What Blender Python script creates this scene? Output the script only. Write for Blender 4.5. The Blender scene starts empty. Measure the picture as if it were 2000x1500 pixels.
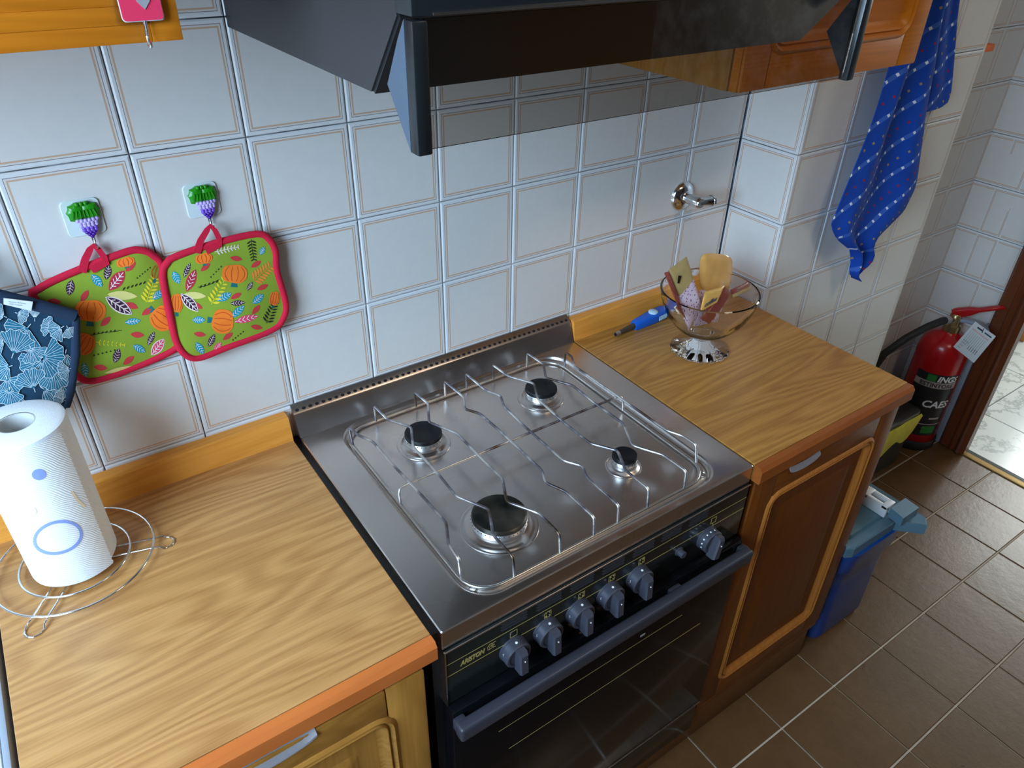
import bpy, bmesh, math, random
from mathutils import Vector, Matrix
from mathutils.bvhtree import BVHTree
random.seed(7)
S = bpy.context.scene
COL = S.collection
PI = math.pi
# ------------------------------------------------------------------ camera
# world: X along the tiled wall, Y into the wall (tile face at y=0), Z up; z=0 is the top of the wooden upstand, floor at z=-0.9
FL = -0.9
F_PX = 1439.244
CAM = Vector((-0.287409, -1.052843, 0.739654))
RX = Vector((0.8233711, -0.5672484, 0.0170081))
RY = Vector((-0.3045756, -0.4669878, -0.8301542))
RZ = Vector((0.4788462, 0.6783448, -0.5572743))
cd = bpy.data.cameras.new('camera'); co = bpy.data.objects.new('camera', cd); COL.objects.link(co)
cd.sensor_width = 36.0; cd.lens = 36.0*F_PX/2000.0; cd.clip_start = 0.02
co.matrix_world = Matrix(((RX.x, -RY.x, -RZ.x, CAM.x), (RX.y, -RY.y, -RZ.y, CAM.y), (RX.z, -RY.z, -RZ.z, CAM.z), (0, 0, 0, 1)))
S.camera = co
S.view_settings.view_transform = 'Standard'; S.view_settings.look = 'None'
S.view_settings.exposure = 0.0; S.view_settings.gamma = 1.0; S.view_settings.use_curve_mapping = False
# ------------------------------------------------------------------ world and lights
W = bpy.data.worlds.new('world'); S.world = W; W.use_nodes = True
bg = W.node_tree.nodes['Background']; bg.inputs[0].default_value = (0.62, 0.78, 1.0, 1); bg.inputs[1].default_value = 0.6
def area(name, loc, target, sx, sy, power, color):
    l = bpy.data.lights.new(name, 'AREA'); l.shape = 'RECTANGLE'; l.size = sx; l.size_y = sy; l.energy = power; l.color = color
    o = bpy.data.objects.new(name, l); COL.objects.link(o); o.location = loc
    o.rotation_euler = (Vector(target)-Vector(loc)).to_track_quat('-Z', 'Y').to_euler()
    return o
area('window_daylight', (-1.33, -0.92, 0.80), (0.2, -0.25, -0.05), 0.95, 0.95, 62, (0.53, 0.77, 1.0))
area('hall_daylight', (4.86, -0.45, 0.75), (2.2, -0.6, 0.2), 1.3, 1.3, 78, (0.93, 0.99, 0.97))
area('warm_fill_light', (1.0, -1.6, 1.62), (1.0, -1.4, -0.9), 0.5, 0.3, 8, (1.0, 0.80, 0.58))  # unseen fill light added to warm the right side

# ------------------------------------------------------------------ helpers
def ray(u, v):
    d = Vector(((u-1000)/F_PX, (v-750)/F_PX, 1.0))
    return (RX*d.x + RY*d.y + RZ*d.z)
def at(u, v, ax, val):
    d = ray(u, v); i = 'xyz'.index(ax); t = (val-CAM[i])/d[i]
    return CAM + d*t

class MB:
    def __init__(s): s.v = []; s.f = []; s.m = []; s.uv = None
    def add(s, vs, fs, mi=0):
        b = len(s.v); s.v += [tuple(p) for p in vs]
        for f in fs: s.f.append([b+i for i in f]); s.m.append(mi)
    def box(s, x0, x1, y0, y1, z0, z1, mi=0, bev=0.0, seg=2):
        if bev <= 0:
            s.add([(x, y, z) for x in (x0, x1) for y in (y0, y1) for z in (z0, z1)],
                  [(0, 1, 3, 2), (4, 6, 7, 5), (0, 4, 5, 1), (2, 3, 7, 6), (0, 2, 6, 4), (1, 5, 7, 3)], mi)
            return
        bm = bmesh.new(); bmesh.ops.create_cube(bm, size=1.0)
        for v in bm.verts:
            v.co = Vector(((x0+x1)/2+v.co.x*(x1-x0), (y0+y1)/2+v.co.y*(y1-y0), (z0+z1)/2+v.co.z*(z1-z0)))
        bmesh.ops.bevel(bm, geom=bm.edges[:], offset=bev, segments=seg, affect='EDGES', profile=0.5)
        bm.verts.index_update()
        s.add([v.co[:] for v in bm.verts], [[v.index for v in f.verts] for f in bm.faces], mi); bm.free()
    def tube(s, pts, r, n=8, closed=False, mi=0, caps=True, flat=1.0):
        pts = [Vector(p) for p in pts]; N = len(pts); T = []
        for i in range(N):
            a = pts[(i-1) % N] if (closed or i > 0) else pts[i]
            b = pts[(i+1) % N] if (closed or i < N-1) else pts[i]
            T.append((b-a).normalized())
        up = Vector((0, 0, 1)) if abs(T[0].z) < 0.9 else Vector((1, 0, 0))
        nrm = (up - T[0]*up.dot(T[0])).normalized(); base = len(s.v)
        for i in range(N):
            if i: nrm = (nrm - T[i]*nrm.dot(T[i])).normalized()
            bn = T[i].cross(nrm); rr = r[i] if isinstance(r, (list, tuple)) else r
            for k in range(n):
                a = 2*PI*k/n; s.v.append(tuple(pts[i] + nrm*(math.cos(a)*rr) + bn*(math.sin(a)*rr*flat)))
        M = N if closed else N-1
        for i in range(M):
            j = (i+1) % N
            for k in range(n):
                q = (k+1) % n; s.f.append([base+i*n+k, base+i*n+q, base+j*n+q, base+j*n+k]); s.m.append(mi)
        if caps and not closed:
            s.f.append([base+k for k in range(n)][::-1]); s.m.append(mi)
            s.f.append([base+(N-1)*n+k for k in range(n)]); s.m.append(mi)
    def lathe(s, prof, c, n=32, mi=0, axis=(0, 0, 1), mod=None, closed=False):
        c = Vector(c); ax = Vector(axis).normalized(); u = ax.orthogonal().normalized()
        if abs(ax.z) > 0.99: u = Vector((1, 0, 0))
        w = ax.cross(u); base = len(s.v); N = len(prof)
        for i, (r, z) in enumerate(prof):
            for k in range(n):
                a = 2*PI*k/n; rr = r*(mod(i, a) if mod else 1.0)
                s.v.append(tuple(c + ax*z + u*(rr*math.cos(a)) + w*(rr*math.sin(a))))
        for i in range(N if closed else N-1):
            j = (i+1) % N
            for k in range(n):
                q = (k+1) % n; s.f.append([base+i*n+k, base+i*n+q, base+j*n+q, base+j*n+k]); s.m.append(mi)
        if not closed:
            if prof[0][0] > 1e-6: s.f.append([base+k for k in range(n)][::-1]); s.m.append(mi)
            if prof[-1][0] > 1e-6: s.f.append([base+(N-1)*n+k for k in range(n)]); s.m.append(mi)
    def loft(s, loops, mi=0, cap0=True, cap1=True):
        base = len(s.v); n = len(loops[0])
        for L in loops: s.v += [tuple(p) for p in L]
        for i in range(len(loops)-1):
            for k in range(n):
                q = (k+1) % n; s.f.append([base+i*n+k, base+i*n+q, base+(i+1)*n+q, base+(i+1)*n+k]); s.m.append(mi)
        if cap0: s.f.append([base+k for k in range(n)][::-1]); s.m.append(mi)
        if cap1: s.f.append([base+(len(loops)-1)*n+k for k in range(n)]); s.m.append(mi)
    def prism(s, poly, fn, w0, w1, mi=0):
        s.loft([[fn(a, b, w0) for a, b in poly], [fn(a, b, w1) for a, b in poly]], mi)
    def sphere(s, c, r, mi=0, n=8, m=6, sc=(1, 1, 1)):
        c = Vector(c); base = len(s.v)
        for i in range(1, m):
            t = PI*i/m
            for k in range(n):
                a = 2*PI*k/n
                s.v.append((c.x+r*sc[0]*math.sin(t)*math.cos(a), c.y+r*sc[1]*math.sin(t)*math.sin(a), c.z+r*sc[2]*math.cos(t)))
        s.v.append((c.x, c.y, c.z+r*sc[2])); s.v.append((c.x, c.y, c.z-r*sc[2])); tp = len(s.v)-2; bt = tp+1
        for i in range(m-2):
            for k in range(n):
                q = (k+1) % n; s.f.append([base+i*n+k, base+(i+1)*n+k, base+(i+1)*n+q, base+i*n+q]); s.m.append(mi)
        for k in range(n):
            q = (k+1) % n; s.f.append([tp, base+k, base+q]); s.m.append(mi)
            s.f.append([bt, base+(m-2)*n+q, base+(m-2)*n+k]); s.m.append(mi)
    def mesh(s, name, mats, smooth=35, recalc=True):
        me = bpy.data.meshes.new(name); me.from_pydata(s.v, [], s.f)
        for mm in (mats if isinstance(mats, (list, tuple)) else [mats]): me.materials.append(mm)
        me.polygons.foreach_set('material_index', s.m)
        if recalc:
            bm = bmesh.new(); bm.from_mesh(me); bmesh.ops.recalc_face_normals(bm, faces=bm.faces); bm.to_mesh(me); bm.free()
        if s.uv:
            ul = me.uv_layers.new(name='UVMap')
            for lp in me.loops: ul.data[lp.index].uv = s.uv[lp.vertex_index]
        if smooth:
            me.shade_smooth(); me.set_sharp_from_angle(angle=math.radians(smooth))
        me.update(); return me
    def build(s, name, mats, parent=None, smooth=35, recalc=True):
        return link(name, s.mesh(name, mats, smooth, recalc), parent)
def link(name, me, parent=None, loc=None, rot=None):
    o = bpy.data.objects.new(name, me); COL.objects.link(o)
    if loc is not None: o.location = loc
    if rot is not None: o.rotation_euler = rot
    if parent is not None:
        o.parent = parent; o.matrix_parent_inverse = Matrix.Translation(parent_origin(parent)).inverted()
    return o
def parent_origin(p):
    v = Vector(p.location)
    if p.parent is not None and p.parent.type == 'MESH': pass
    return v
def thing(name, label, cat, loc, group=None):
    o = bpy.data.objects.new(name, None); COL.objects.link(o); o.location = loc; o.empty_display_size = 0.05
    return tag(o, label, cat, group)
def tag(o, label, cat, group=None):
    o['label'] = label; o['category'] = cat
    if group: o['group'] = group
    return o
def struct(o): o['kind'] = 'structure'; return o
def stuff(o): o['kind'] = 'stuff'; return o

# ------------------------------------------------------------------ materials
def new_mat(name):
    m = bpy.data.materials.new(name); m.use_nodes = True
    nt = m.node_tree; b = nt.nodes['Principled BSDF']; return m, nt, b
def nd(nt, typ, **kw):
    n = nt.nodes.new(typ)
    for k, v in kw.items():
        if k in n.inputs.keys() if isinstance(k, str) else False: n.inputs[k].default_value = v
        else: setattr(n, k, v)
    return n
def mth(nt, op, a, b=None, clamp=False):
    n = nt.nodes.new('ShaderNodeMath'); n.operation = op; n.use_clamp = clamp
    for i, x in enumerate((a, b)):
        if x is None: continue
        if hasattr(x, 'links'): nt.links.new(x, n.inputs[i])
        else: n.inputs[i].default_value = x
    return n.outputs[0]
def mix(nt, fac, a, b):
    n = nt.nodes.new('ShaderNodeMix'); n.data_type = 'RGBA'; n.clamp_factor = True
    for i, x in ((0, fac), (6, a), (7, b)):
        if hasattr(x, 'links'): nt.links.new(x, n.inputs[i])
        else: n.inputs[i].default_value = x if i == 0 else (tuple(x)+(1,) if len(x) == 3 else x)
    return n.outputs[2]
def obj_co(nt, scale=(1, 1, 1), rot=(0, 0, 0), kind='Object'):
    tc = nt.nodes.new('ShaderNodeTexCoord'); mp = nt.nodes.new('ShaderNodeMapping')
    mp.inputs['Scale'].default_value = scale; mp.inputs['Rotation'].default_value = rot
    nt.links.new(tc.outputs[kind], mp.inputs[0]); return mp.outputs[0]
def noise(nt, co, scale, detail=3, rough=0.5):
    n = nt.nodes.new('ShaderNodeTexNoise'); n.inputs['Scale'].default_value = scale
    n.inputs['Detail'].default_value = detail; n.inputs['Roughness'].default_value = rough
    nt.links.new(co, n.inputs['Vector']); return n.outputs['Fac']
def ramp(nt, fac, stops):
    n = nt.nodes.new('ShaderNodeValToRGB'); e = n.color_ramp.elements
    while len(e) < len(stops): e.new(0.5)
    for i, (p, c) in enumerate(stops): e[i].position = p; e[i].color = tuple(c)+(1,)
    nt.links.new(fac, n.inputs[0]); return n.outputs[0]
def bump(nt, b, h, strength=0.2, dist=0.001):
    n = nt.nodes.new('ShaderNodeBump'); n.inputs['Strength'].default_value = strength; n.inputs['Distance'].default_value = dist
    nt.links.new(h, n.inputs['Height']); nt.links.new(n.outputs[0], b.inputs['Normal'])
def srgb(r, g, b):
    f = lambda c: (c/255/12.92) if c/255 <= 0.04045 else ((c/255+0.055)/1.055)**2.4
    return (f(r), f(g), f(b))
def simple(name, col, rough=0.5, metal=0.0, var=0.12, vscale=30, bstr=0.0, bscale=200, spec=None, coat=0.0):
    m, nt, b = new_mat(name); co = obj_co(nt)
    n = noise(nt, co, vscale, 4)
    c0 = tuple(x*(1-var) for x in col); c1 = tuple(min(1, x*(1+var)) for x in col)
    nt.links.new(mix(nt, n, c0, c1), b.inputs['Base Color'])
    b.inputs['Roughness'].default_value = rough; b.inputs['Metallic'].default_value = metal
    if spec is not None: b.inputs['Specular IOR Level'].default_value = spec
    if coat: b.inputs['Coat Weight'].default_value = coat; b.inputs['Coat Roughness'].default_value = 0.1
    if bstr: bump(nt, b, noise(nt, co, bscale, 2), bstr)
    return m
def wood(name, light, dark, rough=0.35, along='x', grain=1.0, rings=26.0, coat=0.0):
    m, nt, b = new_mat(name)
    st = {'x': (1.5, 11, 11), 'y': (11, 1.5, 11), 'z': (11, 11, 1.5)}[along]
    fine = {'x': (7, 260, 260), 'y': (260, 7, 260), 'z': (260, 260, 7)}[along]
    co = obj_co(nt, st)
    n = noise(nt, co, 0.62, 2, 0.42)
    w = mth(nt, 'SINE', mth(nt, 'MULTIPLY', n, rings*7.0))
    w = mth(nt, 'ADD', mth(nt, 'MULTIPLY', w, 0.5), 0.5)
    p = noise(nt, obj_co(nt, fine), 1.0, 3, 0.6)
    big = noise(nt, obj_co(nt, tuple(x*0.5 for x in st)), 1.0, 2)
    f = mth(nt, 'ADD', mth(nt, 'MULTIPLY', w, 0.30*grain), mth(nt, 'MULTIPLY', p, 0.80*grain))
    f = mth(nt, 'ADD', f, mth(nt, 'MULTIPLY', big, 0.45))
    f = mth(nt, 'SUBTRACT', f, 0.25, True)
    nt.links.new(mix(nt, f, light, dark), b.inputs['Base Color'])
    b.inputs['Roughness'].default_value = rough; b.inputs['Specular IOR Level'].default_value = 0.45 if 'laminate' in name else 0.25
    if coat: b.inputs['Coat Weight'].default_value = coat; b.inputs['Coat Roughness'].default_value = 0.15
    bump(nt, b, p, 0.08, 0.0005)
    return m
M = {}
M['laminate'] = wood('oak_laminate', srgb(216, 162, 100), srgb(134, 78, 32), 0.30, 'x', 0.85)
M['strip'] = wood('orange_edge_wood', srgb(214, 118, 56), srgb(172, 82, 32), 0.5, 'x', 0.5)
M['strip_r'] = wood('shaded_edge_wood', srgb(156, 84, 34), srgb(112, 54, 16), 0.45, 'x', 0.5)  # shade on the right strip put into a darker wood colour
M['laminate_r'] = wood('oak_laminate_right', srgb(206, 150, 76), srgb(132, 78, 26), 0.32, 'x', 0.9)  # left laminate again, with the right side's shade in the colour
M['mould'] = wood('worn_highlit_wood', srgb(184, 116, 52), srgb(120, 64, 20), 0.34, 'z', 0.6)  # worn edges and golden highlights put into one lighter colour
M['upstand'] = wood('honey_upstand_wood', srgb(240, 166, 74), srgb(192, 112, 34), 0.35, 'x', 0.6)
M['door_h'] = wood('brown_oak_rail', srgb(132, 72, 26), srgb(80, 38, 10), 0.36, 'x', 0.7)
M['door_v'] = wood('brown_oak_stile', srgb(132, 72, 26), srgb(80, 38, 10), 0.36, 'z', 0.7)
M['door_p'] = wood('brown_oak_panel', srgb(116, 60, 20), srgb(72, 34, 8), 0.38, 'z', 0.6)
M['ldoor_h'] = wood('pale_oak_rail', srgb(190, 134, 62), srgb(128, 80, 28), 0.38, 'x', 0.7)
M['ldoor_v'] = wood('pale_oak_stile', srgb(190, 134, 62), srgb(128, 80, 28), 0.38, 'z', 0.7)
M['wallcab'] = wood('amber_wood', srgb(216, 128, 30), srgb(160, 84, 10), 0.4, 'x', 0.6)
M['casing'] = wood('mahogany_casing', srgb(112, 58, 32), srgb(66, 30, 16), 0.35, 'z', 0.5, coat=0.3)
M['hallwood'] = wood('light_hall_wood', srgb(200, 140, 84), srgb(160, 104, 58), 0.4, 'x', 0.5)
M['plinth'] = wood('plinth_wood', srgb(120, 78, 42), srgb(80, 48, 22), 0.45, 'x', 0.5)

def tile_mat():
    m, nt, b = new_mat('printed_wall_tile')
    tc = nt.nodes.new('ShaderNodeTexCoord'); sp = nt.nodes.new('ShaderNodeSeparateXYZ'); nt.links.new(tc.outputs['Object'], sp.inputs[0])
    d = mth(nt, 'SUBTRACT', 0.075, mth(nt, 'MAXIMUM', mth(nt, 'ABSOLUTE', sp.outputs[0]), mth(nt, 'ABSOLUTE', sp.outputs[2])))
    def band(c, h): return mth(nt, 'LESS_THAN', mth(nt, 'ABSOLUTE', mth(nt, 'SUBTRACT', d, c)), h)
    n = noise(nt, obj_co(nt), 60, 5, 0.6); n2 = noise(nt, obj_co(nt), 9, 2)
    base = mix(nt, n, srgb(214, 212, 210), srgb(226, 223, 220))
    base = mix(nt, mth(nt, 'MULTIPLY', n2, 0.35), base, srgb(222, 210, 204))
    rim = mix(nt, mth(nt, 'LESS_THAN', d, 0.0068), base, srgb(224, 224, 226))
    c1 = mix(nt, mth(nt, 'MULTIPLY', band(0.0071, 0.00042), 0.85), rim, srgb(126, 98, 92))
    c2 = mix(nt, mth(nt, 'MULTIPLY', band(0.0107, 0.0011), 0.8), c1, srgb(206, 160, 122))
    nt.links.new(c2, b.inputs['Base Color']); b.inputs['Roughness'].default_value = 0.22
    bump(nt, b, noise(nt, obj_co(nt), 45, 3), 0.12, 0.001)
    return m
M['tile'] = tile_mat()
def grout_mat():
    m, nt, b = new_mat('wall_grout'); co = obj_co(nt)
    n = ramp(nt, noise(nt, co, 14, 4, 0.65), [(0.36, srgb(150, 152, 158)), (0.56, srgb(52, 54, 62))])
    nt.links.new(n, b.inputs['Base Color']); b.inputs['Roughness'].default_value = 0.8; return m
M['grout'] = grout_mat()
def floor_mat():
    m, nt, b = new_mat('brown_floor_tile'); co = obj_co(nt)
    oi = nt.nodes.new('ShaderNodeObjectInfo'); ad = nt.nodes.new('ShaderNodeVectorMath'); ad.operation = 'ADD'
    nt.links.new(co, ad.inputs[0]); nt.links.new(oi.outputs['Location'], ad.inputs[1]); v = ad.outputs[0]
    a = noise(nt, v, 7, 5, 0.6); bn = noise(nt, v, 55, 4, 0.6)
    c = mix(nt, a, srgb(112, 80, 50), srgb(80, 55, 31))
    c = mix(nt, mth(nt, 'MULTIPLY', bn, 0.5), c, srgb(70, 48, 28))
    sp = mth(nt, 'GREATER_THAN', noise(nt, v, 18, 6, 0.75), 0.68)
    c = mix(nt, mth(nt, 'MULTIPLY', sp, 0.8), c, srgb(44, 32, 24))
    nt.links.new(c, b.inputs['Base Color']); b.inputs['Roughness'].default_value = 0.27; b.inputs['Specular IOR Level'].default_value = 0.4
    bump(nt, b, noise(nt, v, 25, 5, 0.7), 0.3, 0.002); return m
M['floor'] = floor_mat()
M['floor_grout'] = simple('floor_grout', srgb(176, 160, 142), 0.85, 0, 0.25, 20)
def marble_mat():
    m, nt, b = new_mat('white_marble_tile'); co = obj_co(nt)
    oi = nt.nodes.new('ShaderNodeObjectInfo'); ad = nt.nodes.new('ShaderNodeVectorMath'); ad.operation = 'ADD'
    nt.links.new(co, ad.inputs[0]); nt.links.new(oi.outputs['Location'], ad.inputs[1]); v = ad.outputs[0]
    n = noise(nt, v, 4.5, 6, 0.65)
    d = mth(nt, 'ABSOLUTE', mth(nt, 'SUBTRACT', n, 0.5))
    c = ramp(nt, d, [(0.0, srgb(178, 186, 184)), (0.03, srgb(226, 230, 228))])
    nt.links.new(c, b.inputs['Base Color']); b.inputs['Roughness'].default_value = 0.18; return m
M['marble'] = marble_mat()
def steel_mat(name, col, rough, streak=(6, 320, 320), aniso=0.4, bst=0.05):
    m, nt, b = new_mat(name); co = obj_co(nt, streak)
    n = noise(nt, co, 1.0, 3, 0.6)
    sm = noise(nt, obj_co(nt), 7, 3)
    nt.links.new(mix(nt, n, tuple(x*0.93 for x in col), col), b.inputs['Base Color'])
    r = mth(nt, 'ADD', mth(nt, 'MULTIPLY', sm, 0.12), rough-0.05); nt.links.new(r, b.inputs['Roughness'])
    b.inputs['Metallic'].default_value = 1.0; b.inputs['Anisotropic'].default_value = aniso
    if bst: bump(nt, b, n, bst*0.4, 0.0003)
    return m
M['steel'] = steel_mat('brushed_steel', (0.66, 0.60, 0.57), 0.27)
M['chrome'] = steel_mat('chrome_wire', (0.78, 0.79, 0.80), 0.12, (20, 20, 20), 0, 0)
M['rod'] = steel_mat('grate_rod', (0.60, 0.58, 0.56), 0.28, (30, 30, 30), 0, 0)
def burnt_rod():
    m, nt, b = new_mat('heat_stained_rod'); co = obj_co(nt)
    n = noise(nt, co, 22, 3)
    c = ramp(nt, n, [(0.44, (0.66, 0.64, 0.62)), (0.54, (0.26, 0.25, 0.30)), (0.66, (0.12, 0.085, 0.06))])
    nt.links.new(c, b.inputs['Base Color']); b.inputs['Metallic'].default_value = 0.9; b.inputs['Roughness'].default_value = 0.33; return m
M['burnt'] = burnt_rod()
M['burner_ring'] = steel_mat('burner_aluminium', (0.72, 0.73, 0.74), 0.35, (50, 50, 50), 0, 0)
M['cap'] = simple('black_burner_cap', (0.008, 0.008, 0.010), 0.42, 0, 0.3, 60, spec=0.25)
def cap_brown():
    m, nt, b = new_mat('stained_burner_cap'); co = obj_co(nt)
    n = noise(nt, co, 16, 3)
    nt.links.new(ramp(nt, n, [(0.38, (0.012, 0.012, 0.010)), (0.68, (0.085, 0.072, 0.055))]), b.inputs['Base Color'])
    b.inputs['Metallic'].default_value = 0.6; b.inputs['Roughness'].default_value = 0.35; return m
M['cap_brown'] = cap_brown()
M['black_plastic'] = simple('black_plastic', (0.012, 0.013, 0.015), 0.35, 0, 0.2, 30)
M['knob'] = simple('slate_knob_plastic', (0.050, 0.050, 0.068), 0.38, 0, 0.1, 40)
M['handle'] = simple('slate_handle_plastic', (0.036, 0.036, 0.05), 0.4, 0, 0.1, 40)
M['panel'] = simple('black_enamel', (0.010, 0.012, 0.011), 0.16, 0, 0.2, 10)
M['ovenglass'] = simple('black_oven_glass', (0.004, 0.004, 0.005), 0.12, 0, 0.2, 10, spec=0.16)
M['gold'] = simple('gold_print_and_reflection', srgb(180, 160, 96), 0.5, 0.2, 0.1, 50)
M['white'] = simple('white_paint_mark', srgb(235, 235, 235), 0.5, 0, 0.03, 40)
M['hood'] = simple('charcoal_hood_steel', srgb(58, 56, 58), 0.42, 0.35, 0.08, 12)
M['hoodblack'] = simple('black_hood_plastic', (0.012, 0.014, 0.016), 0.3, 0, 0.2, 20)
M['hoodblue'] = simple('slate_hood_plastic', srgb(72, 84, 100), 0.45, 0, 0.1, 20)
def smoked():
    m, nt, b = new_mat('smoked_glass'); co = obj_co(nt)
    nt.links.new(mix(nt, noise(nt, co, 5, 2), (0.50, 0.45, 0.40), (0.54, 0.48, 0.43)), b.inputs['Base Color'])
    b.inputs['Transmission Weight'].default_value = 1.0; b.inputs['Roughness'].default_value = 0.0; b.inputs['IOR'].default_value = 1.45; return m
M['smoked'] = smoked()
def glass(name, col=(1, 1, 1), rough=0.0, ior=1.5):
    m, nt, b = new_mat(name); co = obj_co(nt)
    nt.links.new(mix(nt, noise(nt, co, 5, 2), tuple(x*0.985 for x in col), col), b.inputs['Base Color'])
    b.inputs['Transmission Weight'].default_value = 1.0; b.inputs['Roughness'].default_value = rough; b.inputs['IOR'].default_value = ior; return m
M['crystal'] = glass('cut_glass', (0.985, 0.99, 0.99), 0.015, 1.38)
M['clearfilm'] = glass('clear_film', (0.98, 0.97, 0.95), 0.06, 1.3)
M['padclear'] = simple('frosted_pad', srgb(214, 226, 226), 0.2, 0, 0.03, 30)
M['green_cloth'] = simple('green_print_cloth', srgb(140, 164, 44), 0.9, 0, 0.08, 25, 0.3, 900)
M['red_bind'] = simple('crimson_binding', srgb(206, 8, 54), 0.85, 0, 0.12, 60, 0.3, 700)
for nm, c in dict(p_orange=(255, 128, 34), p_dorange=(206, 70, 26), p_teal=(0, 150, 172), p_dteal=(14, 110, 112), p_red=(206, 56, 60), p_maroon=(176, 40, 66),
                  p_plum=(62, 28, 54), p_black=(30, 30, 20), p_cream=(226, 212, 130), p_yellow=(232, 212, 44), p_pink=(232, 70, 110), p_white=(250, 226, 226), p_fern=(238, 140, 50)).items():
    M[nm] = simple('print_'+nm[2:], srgb(*c), 0.9, 0, 0.06, 60)
M['navy'] = simple('navy_print_cloth', srgb(12, 56, 82), 0.9, 0, 0.15, 30, 0.3, 900)
M['navy_dark'] = simple('navy_hem_cloth', srgb(22, 44, 70), 0.9, 0, 0.12, 30, 0.3, 900)
M['leafblue'] = simple('print_leaf_blue', srgb(30, 108, 136), 0.9, 0, 0.15, 40)
M['leafline'] = simple('print_leaf_line', srgb(214, 228, 236), 0.9, 0, 0.05, 40)
M['label'] = simple('white_label_tape', srgb(222, 226, 236), 0.8, 0, 0.03, 60)
M['ink'] = simple('dark_ink', srgb(60, 66, 84), 0.8, 0, 0.1, 60)
def paper_mat():
    m, nt, b = new_mat('embossed_paper'); co = obj_co(nt)
    b.inputs['Base Color'].default_value = (*srgb(236, 240, 244), 1); b.inputs['Roughness'].default_value = 0.95
    wv = nt.nodes.new('ShaderNodeTexWave'); wv.inputs['Scale'].default_value = 150; wv.inputs['Distortion'].default_value = 9; wv.inputs['Detail'].default_value = 1
    wv.inputs['Detail Scale'].default_value = 0.25; wv.bands_direction = 'DIAGONAL'; nt.links.new(co, wv.inputs['Vector'])
    nt.links.new(mix(nt, wv.outputs['Fac'], srgb(232, 237, 242), srgb(242, 245, 248)), b.inputs['Base Color'])
    bump(nt, b, wv.outputs['Fac'], 0.35, 0.0010); return m
M['paper'] = paper_mat()
M['paper_top'] = simple('paper_layers', srgb(236, 240, 246), 0.95, 0, 0.04, 150, 0.2, 500)
M['paper_core'] = simple('grey_card_core', srgb(196, 196, 196), 0.9, 0, 0.05, 60)
M['lavender'] = simple('print_lavender', srgb(140, 160, 226), 0.9, 0, 0.05, 60)
M['peach'] = simple('print_peach', srgb(244, 222, 186), 0.9, 0, 0.05, 60)
M['leafgreen'] = simple('glossy_green', srgb(34, 140, 20), 0.3, 0, 0.2, 60)
M['lilac'] = simple('glossy_lilac', srgb(190, 170, 232), 0.25, 0, 0.06, 60)
M['violet'] = simple('glossy_violet', srgb(124, 84, 200), 0.25, 0, 0.06, 60)
M['purple'] = simple('glossy_purple', srgb(74, 22, 150), 0.25, 0, 0.1, 60)
M['pinkpad'] = simple('coral_pink_print', srgb(226, 56, 92), 0.35, 0, 0.05, 60)
M['silver'] = simple('silver_print', srgb(176, 172, 178), 0.35, 0.3, 0.08, 200)
M['lighterblue'] = simple('blue_lighter_plastic', srgb(6, 96, 206), 0.35, 0, 0.06, 40)
M['lighterwhite'] = simple('pale_lighter_plastic', srgb(200, 226, 246), 0.4, 0, 0.04, 40)
M['lightergrey'] = simple('grey_lighter_metal', srgb(96, 84, 74), 0.45, 0.6, 0.15, 60)
M['rusk'] = simple('golden_rusk', srgb(240, 178, 98), 0.6, 0, 0.22, 40, 0.35, 90, coat=1.0)
M['wafer'] = simple('dull_tan_wafer', srgb(180, 154, 100), 0.5, 0, 0.25, 45, 0.4, 120)
M['choc'] = simple('russet_wrapper', srgb(142, 66, 56), 0.28, 0, 0.15, 25)
M['lilacwrap'] = None
def dotted():
    m, nt, b = new_mat('lilac_dotted_wrapper'); co = obj_co(nt)
    vo = nt.nodes.new('ShaderNodeTexVoronoi'); vo.inputs['Scale'].default_value = 170; nt.links.new(co, vo.inputs['Vector'])
    f = mth(nt, 'LESS_THAN', vo.outputs['Distance'], 0.3)
    nt.links.new(mix(nt, f, srgb(226, 204, 220), srgb(150, 110, 150)), b.inputs['Base Color']); b.inputs['Roughness'].default_value = 0.3; return m
M['lilacwrap'] = dotted()
M['goldlabel'] = simple('gold_wrapper', srgb(226, 176, 92), 0.3, 0.1, 0.12, 40)
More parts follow.
